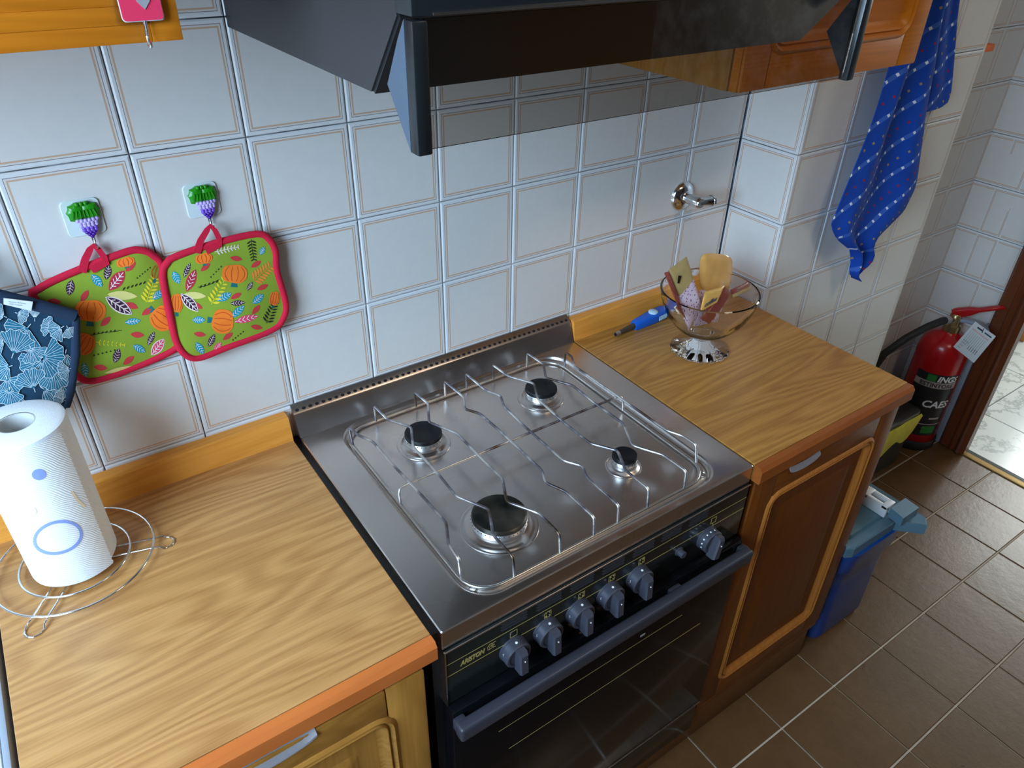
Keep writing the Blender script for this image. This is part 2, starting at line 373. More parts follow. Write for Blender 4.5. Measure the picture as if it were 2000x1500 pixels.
def towel_mat():
    m, nt, b = new_mat('blue_waffle_towel')
    tc = nt.nodes.new('ShaderNodeTexCoord'); sp = nt.nodes.new('ShaderNodeSeparateXYZ'); nt.links.new(tc.outputs['UV'], sp.inputs[0])
    s, t = sp.outputs[0], sp.outputs[1]
    tm = mth(nt, 'FRACT', mth(nt, 'DIVIDE', t, 0.066)); row = mth(nt, 'FLOOR', mth(nt, 'DIVIDE', t, 0.066))
    sm = mth(nt, 'FRACT', mth(nt, 'DIVIDE', s, 0.0215))
    stripe = mth(nt, 'LESS_THAN', mth(nt, 'ABSOLUTE', mth(nt, 'SUBTRACT', tm, 0.5)), 0.075)
    fil = mth(nt, 'LESS_THAN', mth(nt, 'FRACT', mth(nt, 'DIVIDE', s, 0.0022)), 0.55)
    dash = mth(nt, 'MULTIPLY', mth(nt, 'LESS_THAN', mth(nt, 'ABSOLUTE', mth(nt, 'SUBTRACT', tm, 0.5)), 0.05), mth(nt, 'LESS_THAN', sm, 0.22))
    oth = mth(nt, 'MULTIPLY', mth(nt, 'GREATER_THAN', tm, 0.91), mth(nt, 'LESS_THAN', mth(nt, 'FRACT', mth(nt, 'DIVIDE', s, 0.0215)), 0.2))
    par = mth(nt, 'MODULO', mth(nt, 'ABSOLUTE', row), 2.0)
    ocol = mix(nt, mth(nt, 'LESS_THAN', par, 0.5), srgb(150, 26, 70), srgb(150, 134, 96))
    n = noise(nt, obj_co(nt), 22, 3)
    base = mix(nt, n, srgb(0, 56, 150), srgb(0, 74, 186))
    c = mix(nt, mth(nt, 'MULTIPLY', stripe, 0.35), base, srgb(60, 110, 206))
    c = mix(nt, mth(nt, 'MULTIPLY', mth(nt, 'MULTIPLY', stripe, fil), 0.22), c, srgb(120, 160, 230))
    c = mix(nt, oth, c, ocol); c = mix(nt, dash, c, srgb(226, 232, 246))
    nt.links.new(c, b.inputs['Base Color']); b.inputs['Roughness'].default_value = 0.95
    bump(nt, b, noise(nt, obj_co(nt), 420, 2), 0.6, 0.001); return m
M['towel'] = towel_mat()
M['ext_red'] = simple('extinguisher_red', srgb(176, 14, 20), 0.25, 0, 0.06, 10)
M['ext_black'] = simple('matt_rubber', (0.012, 0.012, 0.013), 0.6, 0, 0.2, 40)
M['brass'] = simple('aged_brass', srgb(170, 150, 110), 0.3, 0.9, 0.15, 40)
M['lab_dark'] = simple('label_dark', srgb(34, 36, 40), 0.4, 0, 0.1, 20)
M['lab_grey'] = simple('label_grey', srgb(172, 160, 156), 0.5, 0, 0.1, 30)
M['lab_green'] = simple('label_green', srgb(40, 120, 50), 0.5, 0, 0.2, 60)
M['card'] = simple('tag_card', srgb(226, 230, 232), 0.6, 0, 0.03, 60)
M['cardpink'] = simple('tag_pink', srgb(226, 196, 196), 0.6, 0, 0.05, 60)
M['greyblue'] = simple('grey_blue_plastic', srgb(150, 164, 186), 0.45, 0, 0.06, 40)
M['bin_blue'] = simple('bin_blue', srgb(4, 62, 132), 0.3, 0, 0.08, 10)
M['bin_teal'] = simple('bin_teal_lid', srgb(74, 108, 122), 0.42, 0, 0.08, 20)
M['bin_grey'] = simple('bin_grey', srgb(84, 114, 130), 0.42, 0, 0.08, 20)
M['bin_white'] = simple('bin_white_grip', srgb(206, 210, 212), 0.4, 0, 0.05, 30)
M['yellow'] = simple('yellow_cloth', srgb(206, 196, 70), 0.85, 0, 0.2, 40, 0.4, 200)
M['black_box'] = simple('black_box_plastic', (0.02, 0.022, 0.02), 0.35, 0, 0.2, 20)
M['orange'] = simple('orange_plastic', srgb(232, 110, 50), 0.5, 0, 0.08, 40)
M['wallpaint'] = simple('white_wall_paint', srgb(226, 224, 218), 0.85, 0, 0.03, 4)
M['darkwall'] = simple('dark_front_wall', srgb(46, 34, 24), 0.7, 0, 0.2, 10)
M['appliance'] = simple('white_enamel', srgb(232, 236, 240), 0.25, 0, 0.02, 10)
M['trimgrey'] = simple('pale_grey_trim', srgb(150, 158, 172), 0.5, 0, 0.08, 20)
M['brasstrim'] = simple('brass_threshold', srgb(176, 146, 92), 0.4, 0.6, 0.15, 30)
M['slatetrim'] = simple('slate_threshold', srgb(60, 70, 72), 0.4, 0, 0.15, 30)

# ------------------------------------------------------------------ room shell
def wallbox(name, a, mat):
    mb = MB(); mb.box(*a); return struct(mb.build(name, mat, None, 0))
CE = 1.7
wall_back = wallbox('wall_back', (-1.32, 1.05, 0.004, 0.12, FL, CE), M['grout'])
wall_recess = wallbox('wall_back', (1.05, 2.35, 0.004, 0.12, FL, CE), M['grout']); wall_recess.name = 'wall_recess'
wall_pillar = wallbox('wall_pillar', (1.054, 1.676, -0.146, 0.004, FL, CE), M['grout'])
wall_right = wallbox('wall_right', (2.234, 2.262, -0.222, 0.004, FL, CE), M['grout'])
wr2 = MB(); wr2.box(2.234, 2.35, -2.5, -1.20, FL, CE); wr2.box(2.234, 2.35, -1.20, -0.30, 1.15, CE)
struct(wr2.build('wall_right_far', M['grout'], None, 0))
wl = MB(); X0, X1 = -1.32, -1.24
wl.box(X0, X1, -2.5, -1.45, FL, CE); wl.box(X0, X1, -0.40, 0.12, FL, CE); wl.box(X0, X1, -1.45, -0.40, FL, 0.27); wl.box(X0, X1, -1.45, -0.40, 1.33, CE)
struct(wl.build('wall_left', M['wallpaint'], None, 0))
wf = MB(); wf.box(-1.29, -1.25, -1.45, -1.40, 0.27, 1.33); wf.box(-1.29, -1.25, -0.45, -0.40, 0.27, 1.33); wf.box(-1.29, -1.25, -1.4, -0.45, 0.27, 0.32); wf.box(-1.29, -1.25, -1.4, -0.45, 1.28, 1.33)
wf.box(-1.285, -1.255, -0.945, -0.905, 0.32, 1.28)
struct(wf.build('window_1', M['wallpaint'], None, 0))
wallbox('wall_front', (-1.32, 2.35, -2.6, -2.5, FL, CE), M['darkwall'])  # unseen wall, coloured dark to cut bounce light
wallbox('ceiling', (-1.32, 2.35, -2.6, 0.12, CE, CE+0.1), M['wallpaint'])
floor = wallbox('floor', (-1.32, 2.235, -2.6, 0.12, FL-0.12, FL-0.003), M['floor_grout'])
floor_hall = wallbox('floor_hall', (2.252, 4.9, -2.6, 1.2, FL-0.12, FL-0.003), M['slatetrim'])
wallbox('wall_hall_right', (4.9, 5.0, -2.6, 1.2, FL, CE), M['wallpaint'])
wallbox('wall_hall_back', (2.262, 4.9, 1.2, 1.3, FL, CE), M['wallpaint'])
wallbox('wall_hall_front', (2.35, 4.9, -2.6, -2.5, FL, CE), M['wallpaint'])
wallbox('ceiling_hall', (2.35, 5.0, -2.6, 1.3, CE, CE+0.1), M['wallpaint'])

def slab_mesh(name, sx, sz, th, bev, mat, axis='y'):
    # a bevelled tile, front face towards -y (axis y) or +z (axis z), origin at the middle of the front face
    mb = MB(); a, c = sx/2, sz/2; i = bev
    L = [[(-a, -c), (a, -c), (a, c), (-a, c)], [(-a, -c), (a, -c), (a, c), (-a, c)], [(-a+i, -c+i), (a-i, -c+i), (a-i, c-i), (-a+i, c-i)]]
    D = [th, bev*0.6, 0.0]
    f = (lambda x, z, d: (x, d, z)) if axis == 'y' else (lambda x, z, d: (x, z, -d))
    mb.loft([[f(x, z, d) for x, z in l] for l, d in zip(L, D)], cap0=False)
    return mb.mesh(name, mat, 0)
T = 0.15
tile_me = slab_mesh('tile', T-0.0018, T-0.0018, 0.006, 0.0022, M['tile'])
rnd = random.Random(3)
def put_tile(parent, loc, rz=0, sx=1.0):
    o = link('tile', tile_me, parent); o.location = loc
    o.rotation_euler = (rnd.uniform(-0.004, 0.004), 0, rz+rnd.uniform(-0.004, 0.004)); o.scale = (sx, 1, 1)
for k in range(-5, 7):
    for m in range(-1, 6): put_tile(wall_back, ((k+0.5)*T, 0, (m+0.5)*T))
for m in range(-1, 6): put_tile(wall_pillar, (1.05, -T/2, (m+0.5)*T), -PI/2, 0.985)
for k in range(4):
    for m in range(-5, 6): put_tile(wall_pillar, (1.0535+(k+0.5)*0.156, -0.15, (m+0.5)*T), 0, 1.037)
mbp = MB(); mbp.box(1.6765, 1.681, -0.149, 0.0, FL, 0.9); mbp.build('edge_bead', M['wallpaint'], wall_pillar, 0)
for k in range(4):
    for m in range(-6, 6): put_tile(wall_recess, (1.6305+(k+0.5)*T, 0, (m+0.5)*T))
for k in range(2):
    for m in range(-6, 6): put_tile(wall_right, (2.23, 0.0865-(k+1.0)*T if k == 0 else -0.1385, (m+0.5)*T), -PI/2, 1.0)
# floor tiles
FT = 0.2015
ft_me = slab_mesh('floor_tile', FT-0.0045, FT-0.0045, 0.008, 0.0015, M['floor'], 'z')
for i in range(-12, 7):
    for j in range(-10, 3):
        cx, cy = 1.23+(i+0.5)*FT, -0.4105+(j+0.5)*FT
        if cx > 2.2 or cy > 0.02: continue
        if cx < 1.05 and cy > -0.42: continue
        if cx < -1.2 or cy < -2.45: continue
        o = link('floor_tile', ft_me, floor); o.location = (cx, cy, FL+rnd.uniform(-0.0004, 0.0004))
        o.rotation_euler = (rnd.uniform(-0.002, 0.002), rnd.uniform(-0.002, 0.002), 0)
HT = 0.41
ht_me = slab_mesh('marble_tile', HT-0.004, HT-0.004, 0.008, 0.0012, M['marble'], 'z')
for i in range(-1, 5):
    for j in range(-5, 3):
        cx, cy = 2.525+(i+0.5)*HT, -0.2+(j+0.5)*HT
        if cx-HT/2 < 2.24:
            continue
        o = link('marble_tile', ht_me, floor_hall); o.location = (cx, cy, FL)
hs_me = slab_mesh('marble_tile_cut', 0.272-0.004, HT-0.004, 0.008, 0.0012, M['marble'], 'z')
for j in range(-5, 3):
    o = link('marble_tile', hs_me, floor_hall); o.location = (2.525-0.136, -0.2+(j+0.5)*HT, FL)
# threshold, door casing, plinth
mb = MB(); mb.box(2.205, 2.232, -1.2, -0.27, FL-0.003, FL+0.004, bev=0.0015); struct(mb.build('trim_1', M['brasstrim']))
mb = MB(); mb.box(2.2325, 2.251, -1.2, -0.27, FL-0.003, FL+0.003, bev=0.001); struct(mb.build('trim_2', M['slatetrim']))
door = MB()
prof = [(-0.215, 2.2335), (-0.215, 2.206), (-0.224, 2.198), (-0.252, 2.198), (-0.255, 2.194), (-0.261, 2.192), (-0.266, 2.197), (-0.272, 2.200), (-0.276, 2.194), (-0.283, 2.190), (-0.290, 2.192), (-0.296, 2.198), (-0.304, 2.206), (-0.305, 2.2335)]
door.prism([(b, a) for a, b in prof], lambda x, y, z: (x, y, z), FL+0.004, 1.2)
d1 = struct(door.build('door_1', M['casing'], None, 20))
mb = MB(); mb.box(2.203, 2.2335, -0.2145, -0.2, FL, -0.42, bev=0.002); struct(mb.build('trim_3', M['trimgrey']))

# ------------------------------------------------------------------ worktops
def worktop(x0, x1, name, label, yf, backx0, ms, mt):
    t = thing(name, label, 'worktop', ((x0+x1)/2, -0.27, -0.084))
    mb = MB(); mb.box(x0, x1, yf, -0.001, -0.084, -0.05, bev=0.0008, seg=1); mb.build('laminate_top', M[mt], t)
    mb = MB()
    pr = [(yf-0.0012, -0.051), (yf-0.0012, -0.084), (yf-0.016, -0.084), (yf-0.018, -0.081), (yf-0.018, -0.058), (yf-0.0125, -0.051)]
    mb.prism(pr, lambda y, z, x: (x, y, z), x0, x1); mb.build('edge_strip', M[ms], t, 20)
    mb = MB()
    mb.prism([(-0.0012, -0.05), (-0.030, -0.05), (-0.024, -0.008), (-0.020, -0.006), (-0.0012, -0.006)], lambda y, z, x: (x, y, z), backx0[0], backx0[1])
    mb.build('upstand', M['upstand'], t, 20)
    return t
worktop(-0.469, -0.0205, 'worktop', 'pale oak worktop with orange edge strip left of the cooker', -0.505, (-0.469, -0.0205), 'strip', 'laminate')
worktop(0.594, 1.0455, 'worktop', 'oak worktop with shade in its colour, holding the glass bowl, right of the cooker', -0.511, (0.594, 1.0455), 'strip_r', 'laminate_r')

# ------------------------------------------------------------------ base cabinets
def rrect(x0, x1, z0, z1, r, n=5):
    out = []
    for cx, cz, a0 in ((x1-r, z1-r, 0), (x0+r, z1-r, PI/2), (x0+r, z0+r, PI), (x1-r, z0+r, 1.5*PI)):
        for k in range(n+1):
            a = a0+PI/2*k/n; out.append((cx+r*math.cos(a), cz+r*math.sin(a)))
    return out
def moulded_door(t, x0, x1, z0, z1, yf, inset, mats, handle=None):
    mh, mv, mp = mats; th = 0.02; st = inset
    d = MB(); d.box(x0, x1, yf+0.006, yf+th, z0, z1); o = d.build('door', mp, t, 0)
    for nm, a, m in (('rail', (x0+st, x1-st, z1-st, z1), mh), ('rail', (x0+st, x1-st, z0, z0+st), mh), ('stile', (x0, x0+st-0.0006, z0, z1), mv), ('stile', (x1-st+0.0006, x1, z0, z1), mv)):
        b = MB(); b.box(a[0], a[1], yf, yf+0.0065, a[2], a[3], bev=0.003); b.build(nm, m, o)
    # rounded double moulding round the panel
    mb = MB(); P = [(0.000, 0.006), (0.002, -0.001), (0.007, -0.004), (0.011, -0.0005), (0.013, 0.001), (0.016, -0.0025), (0.021, 0.001), (0.024, 0.005), (0.03, 0.006)]
    R = 0.035; loops = []
    for off, dy in P: loops.append([(x, yf+dy, z) for x, z in rrect(x0+st-0.012+off, x1-st+0.012-off, z0+st-0.012+off, z1-st+0.012-off, max(0.006, R-off))])
    mb.loft(loops, cap0=False, cap1=False); mb.build('moulding', M['mould'] if mh is M['door_h'] else mh, o, 50)
    pb = MB(); A = st+0.045
    pl = [[(x, yf+0.0062, z) for x, z in rrect(x0+A, x1-A, z0+A, z1-A, 0.012)], [(x, yf+0.0005, z) for x, z in rrect(x0+A+0.022, x1-A-0.022, z0+A+0.022, z1-A-0.022, 0.006)]]
    pb.loft(pl, cap0=False); pb.build('raised_panel', mp, o, 30)
    if handle:
        hx0, hx1, hz = handle; hb = MB(); n = 12; pts = []
        for k in range(n+1):
            u = k/n; pts.append((hx0+(hx1-hx0)*u, yf-0.004, hz-0.010*math.sin(PI*u)**0.6))
        up = [(p[0], yf+0.004, z1+0.002) for p in pts]
        hb.loft([[p, (p[0], p[1], p[2]-0.004), (q[0], q[1]+0.002, q[2]-0.004), q] for p, q in zip(pts, up)]); hb.build('finger_pull', M['silver'], o)
    return o
t = thing('base_cabinet', 'brown oak base cabinet with moulded door right of the cooker', 'cabinet', (0.82, -0.25, FL))
mb = MB(); mb.box(0.602, 1.04, -0.494, -0.001, -0.78, -0.0845); mb.build('body', M['door_v'], t, 0)
moulded_door(t, 0.603, 1.036, -0.752, -0.094, -0.517, 0.062, (M['door_h'], M['door_v'], M['door_p']), (0.695, 0.78, -0.104))
mb = MB(); mb.box(0.602, 1.04, -0.512, -0.494, -0.78, -0.756, bev=0.002); mb.build('bottom_rail', M['door_h'], t)
mb = MB(); mb.box(0.20, 1.035, -0.503, -0.485, FL, -0.782, bev=0.002); struct(mb.build('baseboard_front', M['plinth']))
t = thing('base_cabinet', 'pale oak base cabinet with metal finger pull under the left worktop', 'cabinet', (-0.25, -0.25, FL))
mb = MB(); mb.box(-0.467, -0.036, -0.484, -0.001, FL, -0.0845); mb.build('body', M['ldoor_v'], t, 0)
mb = MB(); mb.box(-0.467, -0.036, -0.509, -0.4845, -0.098, -0.0848, bev=0.002); mb.build('top_rail', M['ldoor_h'], t)
moulded_door(t, -0.465, -0.037, -0.76, -0.1005, -0.515, 0.056, (M['ldoor_h'], M['ldoor_v'], M['ldoor_v']), (-0.30, -0.185, -0.103))

# ------------------------------------------------------------------ wall cabinets
t = thing('wall_cabinet', 'amber wall cabinet with moulded door right of the hood', 'cabinet', (0.83, -0.16, 0.5035))
mb = MB(); mb.box(0.601, 1.049, -0.311, -0.0005, 0.5035, 1.1, bev=0.001); mb.build('body', M['ldoor_v'], t)
moulded_door(t, 0.603, 1.049, 0.5045, 1.1, -0.333, 0.055, (M['wallcab'], M['wallcab'], M['wallcab']))
t = thing('wall_cabinet', 'orange-brown wall cabinet at upper left with pink hook on its door', 'cabinet', (-0.43, -0.16, 0.629))
mb = MB(); mb.box(-0.75, -0.131, -0.311, -0.0005, 0.629, 1.1, bev=0.001); mb.build('body', M['wallcab'], t)
dl = MB(); dl.box(-0.75, -0.128, -0.331, -0.3115, 0.6285, 1.1, bev=0.002); od = dl.build('door', M['wallcab'], t)
for z0, z1, y in ((0.629, 0.6430, -0.3342), (0.6430, 0.6565, -0.3350), (0.6565, 0.72, -0.3342)):
    b = MB(); b.box(-0.75, -0.1527, y, -0.330, z0, z1, bev=0.0004); b.build('rail', M['wallcab'], od)
b = MB(); b.box(-0.1525, -0.1285, -0.3344, -0.330, 0.629, 1.1, bev=0.0005); b.build('stile', M['wallcab'], od)

# ------------------------------------------------------------------ cooker
CK = thing('gas_cooker', 'four-burner gas cooker with steel hob and black oven between the worktops', 'cooker', (0.29, -0.27, FL))
HX0, HX1, HY0, HY1 = -0.0085, 0.5905, -0.5125, -0.031
def rr3(x0, x1, y0, y1, r, z, n=8): return [(x, y, z) for x, y in rrect(x0, x1, y0, y1, r, n)]
PX0, PX1, PY0, PY1 = 0.0465, 0.5375, -0.502, -0.0385
mb = MB()
loops = [rr3(HX0, HX1, HY0, HY1, 0.003, -0.085), rr3(HX0, HX1, HY0, HY1, 0.003, -0.0515), rr3(HX0+0.0015, HX1-0.0015, HY0+0.0015, HY1-0.0015, 0.003, -0.05)]
for off, z in ((0, -0.05), (0.002, -0.0492), (0.0045, -0.0505), (0.007, -0.0545), (0.0095, -0.056), (0.0125, -0.0552), (0.0155, -0.0532), (0.02, -0.0532)):
    loops.append(rr3(PX0+off, PX1-off, PY0+off, PY1-off, 0.052-off, z))
mb.loft(loops, cap0=False); hob = mb.build('hob_top', M['steel'], CK, 25)
mb = MB()
sp = [(-0.0315, -0.0502), (-0.0300, -0.0480), (-0.0170, -0.0105), (-0.0150, -0.0075), (-0.0005, 0.0015), (-0.0005, -0.05)]
mb.prism(sp, lambda y, z, x: (x, y, z), HX0, HX1); sb = mb.build('splashback', M['steel'], CK, 30)
mb = MB(); fd = Vector((0, 0.0145, 0.009)).normalized(); fn = Vector((0, -0.009, 0.0145)).normalized()
for k in range(50):
    c = Vector((HX0+0.008+k*(HX1-HX0-0.016)/49, -0.0115, -0.0054)) + fn*0.0003
    mb.loft([[tuple(c+Vector((1, 0, 0))*(0.0036*math.cos(a))+fd*(0.0027*math.sin(a))+fn*h) for a in [2*PI*i/10 for i in range(10)]] for h in (-0.0006, 0.0002)])
stuff(mb.build('vent_holes', M['black_plastic'], sb, 0))
mb = MB(); mb.box(HX0+0.004, HX1-0.004, -0.500, -0.03, -0.80, -0.0855); mb.build('body', M['black_plastic'], CK, 0)
mb = MB(); mb.box(HX0-0.010, HX0+0.0035, -0.50, -0.004, -0.80, -0.062); mb.build('gap_shade', M['black_plastic'], CK, 0)  # added black strip stands for the shade in the gap by the worktop
mb = MB(); mb.box(HX0+0.002, HX1-0.002, -0.5155, -0.5005, -0.204, -0.0875, bev=0.0015); cp = mb.build('control_panel', M['panel'], CK)
mb = MB(); mb.box(HX0+0.001, HX1-0.001, -0.5175, -0.5157, -0.0895, -0.0868, bev=0.0006); mb.box(HX0+0.0005, HX0+0.0025, -0.5172, -0.5, -0.204, -0.088); mb.build('steel_edge', M['steel'], cp)
mb = MB()
for z in (-0.1165, -0.1415): mb.box(HX0+0.003, HX1-0.003, -0.5159, -0.5155, z-0.0003, z+0.0003)
mb.build('gold_lines', M['gold'], cp, 0)
vc = [0.1035, 0.164, 0.2245, 0.285, 0.3465, 0.4065, 0.468]
slot = MB(); slot.box(-0.022, 0.022, -0.0009, 0.001, -0.0012, 0.0012, 0, 0.0005, 1); slot.box(-0.020, 0.0225, -0.0011, 0.001, -0.0018, -0.0013, 1)
slot.v += []; slot_me = slot.mesh('vent_slot', [M['ext_black'], M['knob']], 0)
for x in vc:
    for z in (-0.0945, -0.1005, -0.1065):
        o = link('vent_slot', slot_me, cp); o.location = (x, -0.5155, z)
# symbols over the knobs
kx = [0.1016, 0.160, 0.220, 0.280, 0.340, 0.4986]; sx_ = [0.1035, 0.1635, 0.226, 0.2855, 0.3467, 0.5095]
for i, x in enumerate(sx_):
    mb = MB(); z = -0.1285; h = 0.0062; y0, y1 = -0.5159, -0.5154; q = 0.0006
    mb.box(x-h, x+h, y0, y1, z+h-q, z+h); mb.box(x-h, x+h, y0, y1, z-h, z-h+q); mb.box(x-h, x-h+q, y0, y1, z-h, z+h); mb.box(x+h-q, x+h, y0, y1, z-h, z+h)
    if 0 < i < 5:
        for j, (a, b) in enumerate(((-1, -1), (1, -1), (-1, 1), (1, 1))):
            r = 0.0019 if j == i-1 else 0.0011
            mb.lathe([(0.0, -0.0003), (r, -0.0003), (r, 0.0004), (0, 0.0004)], (x+a*0.003, -0.5156, z+b*0.003), 8, axis=(0, -1, 0))
    mb.lathe([(0.0, -0.0003), (0.0011, -0.0003), (0.0011, 0.0004), (0, 0.0004)], (x, -0.5156, z-h-0.0028), 8, axis=(0, -1, 0))
    mb.build('symbol', M['gold'], cp, 0)
def text_obj(body, size, fn, mat, name, parent, shear=0.0, bold=0.0, extr=0.0, align='LEFT'):
    c = bpy.data.curves.new('txt', 'FONT'); c.body = body; c.size = size; c.shear = shear; c.offset = bold; c.extrude = extr; c.align_x = align; c.resolution_u = 3
    o = bpy.data.objects.new('txt', c); COL.objects.link(o); bpy.context.view_layer.update()
    me = bpy.data.meshes.new_from_object(o.evaluated_get(bpy.context.evaluated_depsgraph_get()))
    bpy.data.objects.remove(o); bpy.data.curves.remove(c)
    for v in me.vertices: v.co = Vector(fn(v.co.x, v.co.y, v.co.z))
    me.materials.clear(); me.materials.append(mat); me.name = name
    return link(name, me, parent)
text_obj('ARISTON', 0.0125, lambda x, y, z: (0.0165+x*0.72, -0.5158-z, -0.1335+y), M['gold'], 'lettering', cp, 0.25, 0.0006, 0.0002)
mb = MB()
def outl(pts, w, y=-0.5158):
    for a, b in zip(pts, pts[1:]):
        a = Vector((a[0], 0, a[1])); b = Vector((b[0], 0, b[1])); d = (b-a).normalized(); n = Vector((-d.z, 0, d.x))*w
        mb.loft([[tuple(p+Vector((0, y+e, 0))) for p in (a-n, b-n, b+n, a+n)] for e in (0.0003, 0)])
outl([(0.0605, -0.133), (0.060, -0.1265), (0.0632, -0.1225), (0.067, -0.1225), (0.067, -0.133), (0.0605, -0.133)], 0.0004)
outl([(0.0632, -0.131), (0.0632, -0.127), (0.066, -0.127)], 0.0004)
outl([(0.0688, -0.133), (0.0688, -0.1225), (0.0735, -0.1225)], 0.0004); outl([(0.0688, -0.128), (0.072, -0.128)], 0.0004); outl([(0.0688, -0.133), (0.0735, -0.133)], 0.0004)
mb.build('emblem', M['gold'], cp, 0)
# knobs
def knob(x, z, ang, oven=False):
    c = (x, -0.5155, z); mb = MB()
    mb.lathe([(0.0225, 0), (0.0225, 0.003), (0.0215, 0.0035), (0.0215, 0.016), (0.020, 0.018), (0.0165, 0.018), (0.016, 0.0165), (0.0, 0.0165)], c, 36, axis=(0, -1, 0))
    k = mb.build('knob', M['knob'], cp, 35)
    g = MB(); ca, sa = math.cos(ang), math.sin(ang)
    def P(a, b, d): return (x + a*ca - b*sa, -0.5155-d, z + a*sa + b*ca)
    w0, w1, L0, L1 = 0.0068, 0.0055, 0.0205, 0.018
    g.loft([[P(-w0, -L0-0.003, 0.0165), P(w0, -L0-0.003, 0.0165), P(w0, L1, 0.0165), P(-w0, L1, 0.0165)],
            [P(-w0, -L0-0.003, 0.030), P(w0, -L0-0.003, 0.030), P(w0, L1, 0.027), P(-w0, L1, 0.027)],
            [P(-w1, -L0-0.001, 0.034), P(w1, -L0-0.001, 0.034), P(w1, L1-0.004, 0.031), P(-w1, L1-0.004, 0.031)]])
    g.build('grip', M['knob'], k, 0)
    w = MB()
    def dot(px, py, pz, r, ax):
        w.lathe([(0, 0.0004), (r, 0.0004), (r, -0.0006), (0, -0.0006)], (px, py, pz), 10, axis=ax)
    if oven:
        for a in (75, 100, 122, 146, 168, 190):
            aa = math.radians(a); dot(x+0.0216*math.cos(aa), -0.5155-0.010, z+0.0216*math.sin(aa), 0.0014, (math.cos(aa), 0, math.sin(aa)))
    else:
        dot(x, -0.5155-0.010, z+0.0216, 0.002, (0, 0, 1))
        for s in (-1, 0, 1): dot(x-0.0208, -0.5155-0.008, z+0.006+s*0.003, 0.0005, (-1, 0, 0.25))
    q = P(0, L1*0.25, 0.0327); dot(*q, 0.0011, (0, -1, 0))
    stuff(w.build('white_marks', M['white'], k, 0))
for i, x in enumerate(kx): knob(x, -0.158 if i < 5 else -0.1615, 0.0 if i < 5 else -0.30, i == 5)
mb = MB(); mb.lathe([(0.0085, 0), (0.0085, 0.002), (0.0065, 0.0025), (0.0065, 0.011), (0.0055, 0.012), (0, 0.012)], (0.434, -0.5155, -0.158), 20, axis=(0, -1, 0)); mb.build('ignition_button', M['knob'], cp, 35)
# oven door
mb = MB(); mb.box(HX0+0.002, HX1-0.002, -0.530, -0.5005, -0.690, -0.2075, bev=0.002); od = mb.build('oven_door', M['ovenglass'], CK)
mb = MB()
mb.box(HX0, HX1, -0.556, -0.5365, -0.2425, -0.214, bev=0.005, seg=3); mb.box(HX0, HX0+0.018, -0.545, -0.5302, -0.2365, -0.2145, bev=0.003); mb.box(HX1-0.018, HX1, -0.545, -0.5302, -0.2365, -0.2145, bev=0.003)
mb.box(0.405, 0.43, -0.54, -0.5302, -0.2355, -0.2165, bev=0.002)
mb.build('handle', M['handle'], od)
mb = MB(); mb.box(HX0+0.004, HX1-0.004, -0.5318, -0.5302, -0.6915, -0.6885); mb.build('bottom_trim', M['steel'], od, 0)
mb = MB(); mb.box(0.07, 0.46, -0.5304, -0.5299, -0.3205, -0.3200); mb.box(0.09, 0.52, -0.5304, -0.5299, -0.386, -0.3855); mb.build('gold_lines', M['gold'], od, 0)  # reflection lines in the oven glass, put in as gold strips
mb = MB(); mb.box(-0.0055, 0.0055, -0.0006, 0.0006, -0.0022, 0.0022, bev=0.0005); o = link('badge', mb.mesh('badge', M['silver']), od); o.location = (0.363, -0.5305, -0.305)
mb = MB(); mb.box(HX0+0.003, HX1-0.003, -0.525, -0.5005, -0.795, -0.694, bev=0.002); mb.build('drawer', M['panel'], CK)
# burners
def burner(x, y, r, mat):
    z = -0.0532; k = r/0.033
    mb = MB(); mb.lathe([(r*1.42, 0.0), (r*1.40, 0.0018), (r*1.34, 0.0024), (r*1.28, 0.0016), (r*1.14, 0.0035), (r*1.05, 0.006), (r*0.9, 0.0065), (r*0.9, 0.0)], (x, y, z), 48)
    b = mb.build('burner', M['steel'], CK, 50)
    mb = MB(); mb.lathe([(r*0.88, 0.005), (r*0.88, 0.0075), (r*0.97, 0.0085), (r, 0.0095), (r, 0.0185), (r*0.985, 0.0192), (r*0.9, 0.0192), (r*0.9, 0.005)], (x, y, z), 48); mb.build('burner_ring', M['burner_ring'], b, 35)
    mb = MB(); mb.lathe([(r*0.97, 0.0193), (r*0.985, 0.0203), (r*0.975, 0.0248), (r*0.93, 0.0265), (r*0.6, 0.0268), (r*0.5, 0.0262), (0, 0.026)], (x, y, z), 48); mb.build('burner_cap', mat, b, 35)
    mb = MB()
    for i in range(max(16, int(r*900))):
        a = 2*PI*i/max(16, int(r*900)); mb.sphere((x+r*math.cos(a), y+r*math.sin(a), z+0.0170), 0.0009, 0, 5, 4)
    stuff(mb.build('flame_ports', M['cap'], b, 0))
for a in ((0.1625, -0.157, 0.0325, M['cap']), (0.4115, -0.157, 0.0305, M['cap']), (0.1615, -0.391, 0.0425, M['cap_brown']), (0.4095, -0.391, 0.0215, M['cap'])): burner(*a)
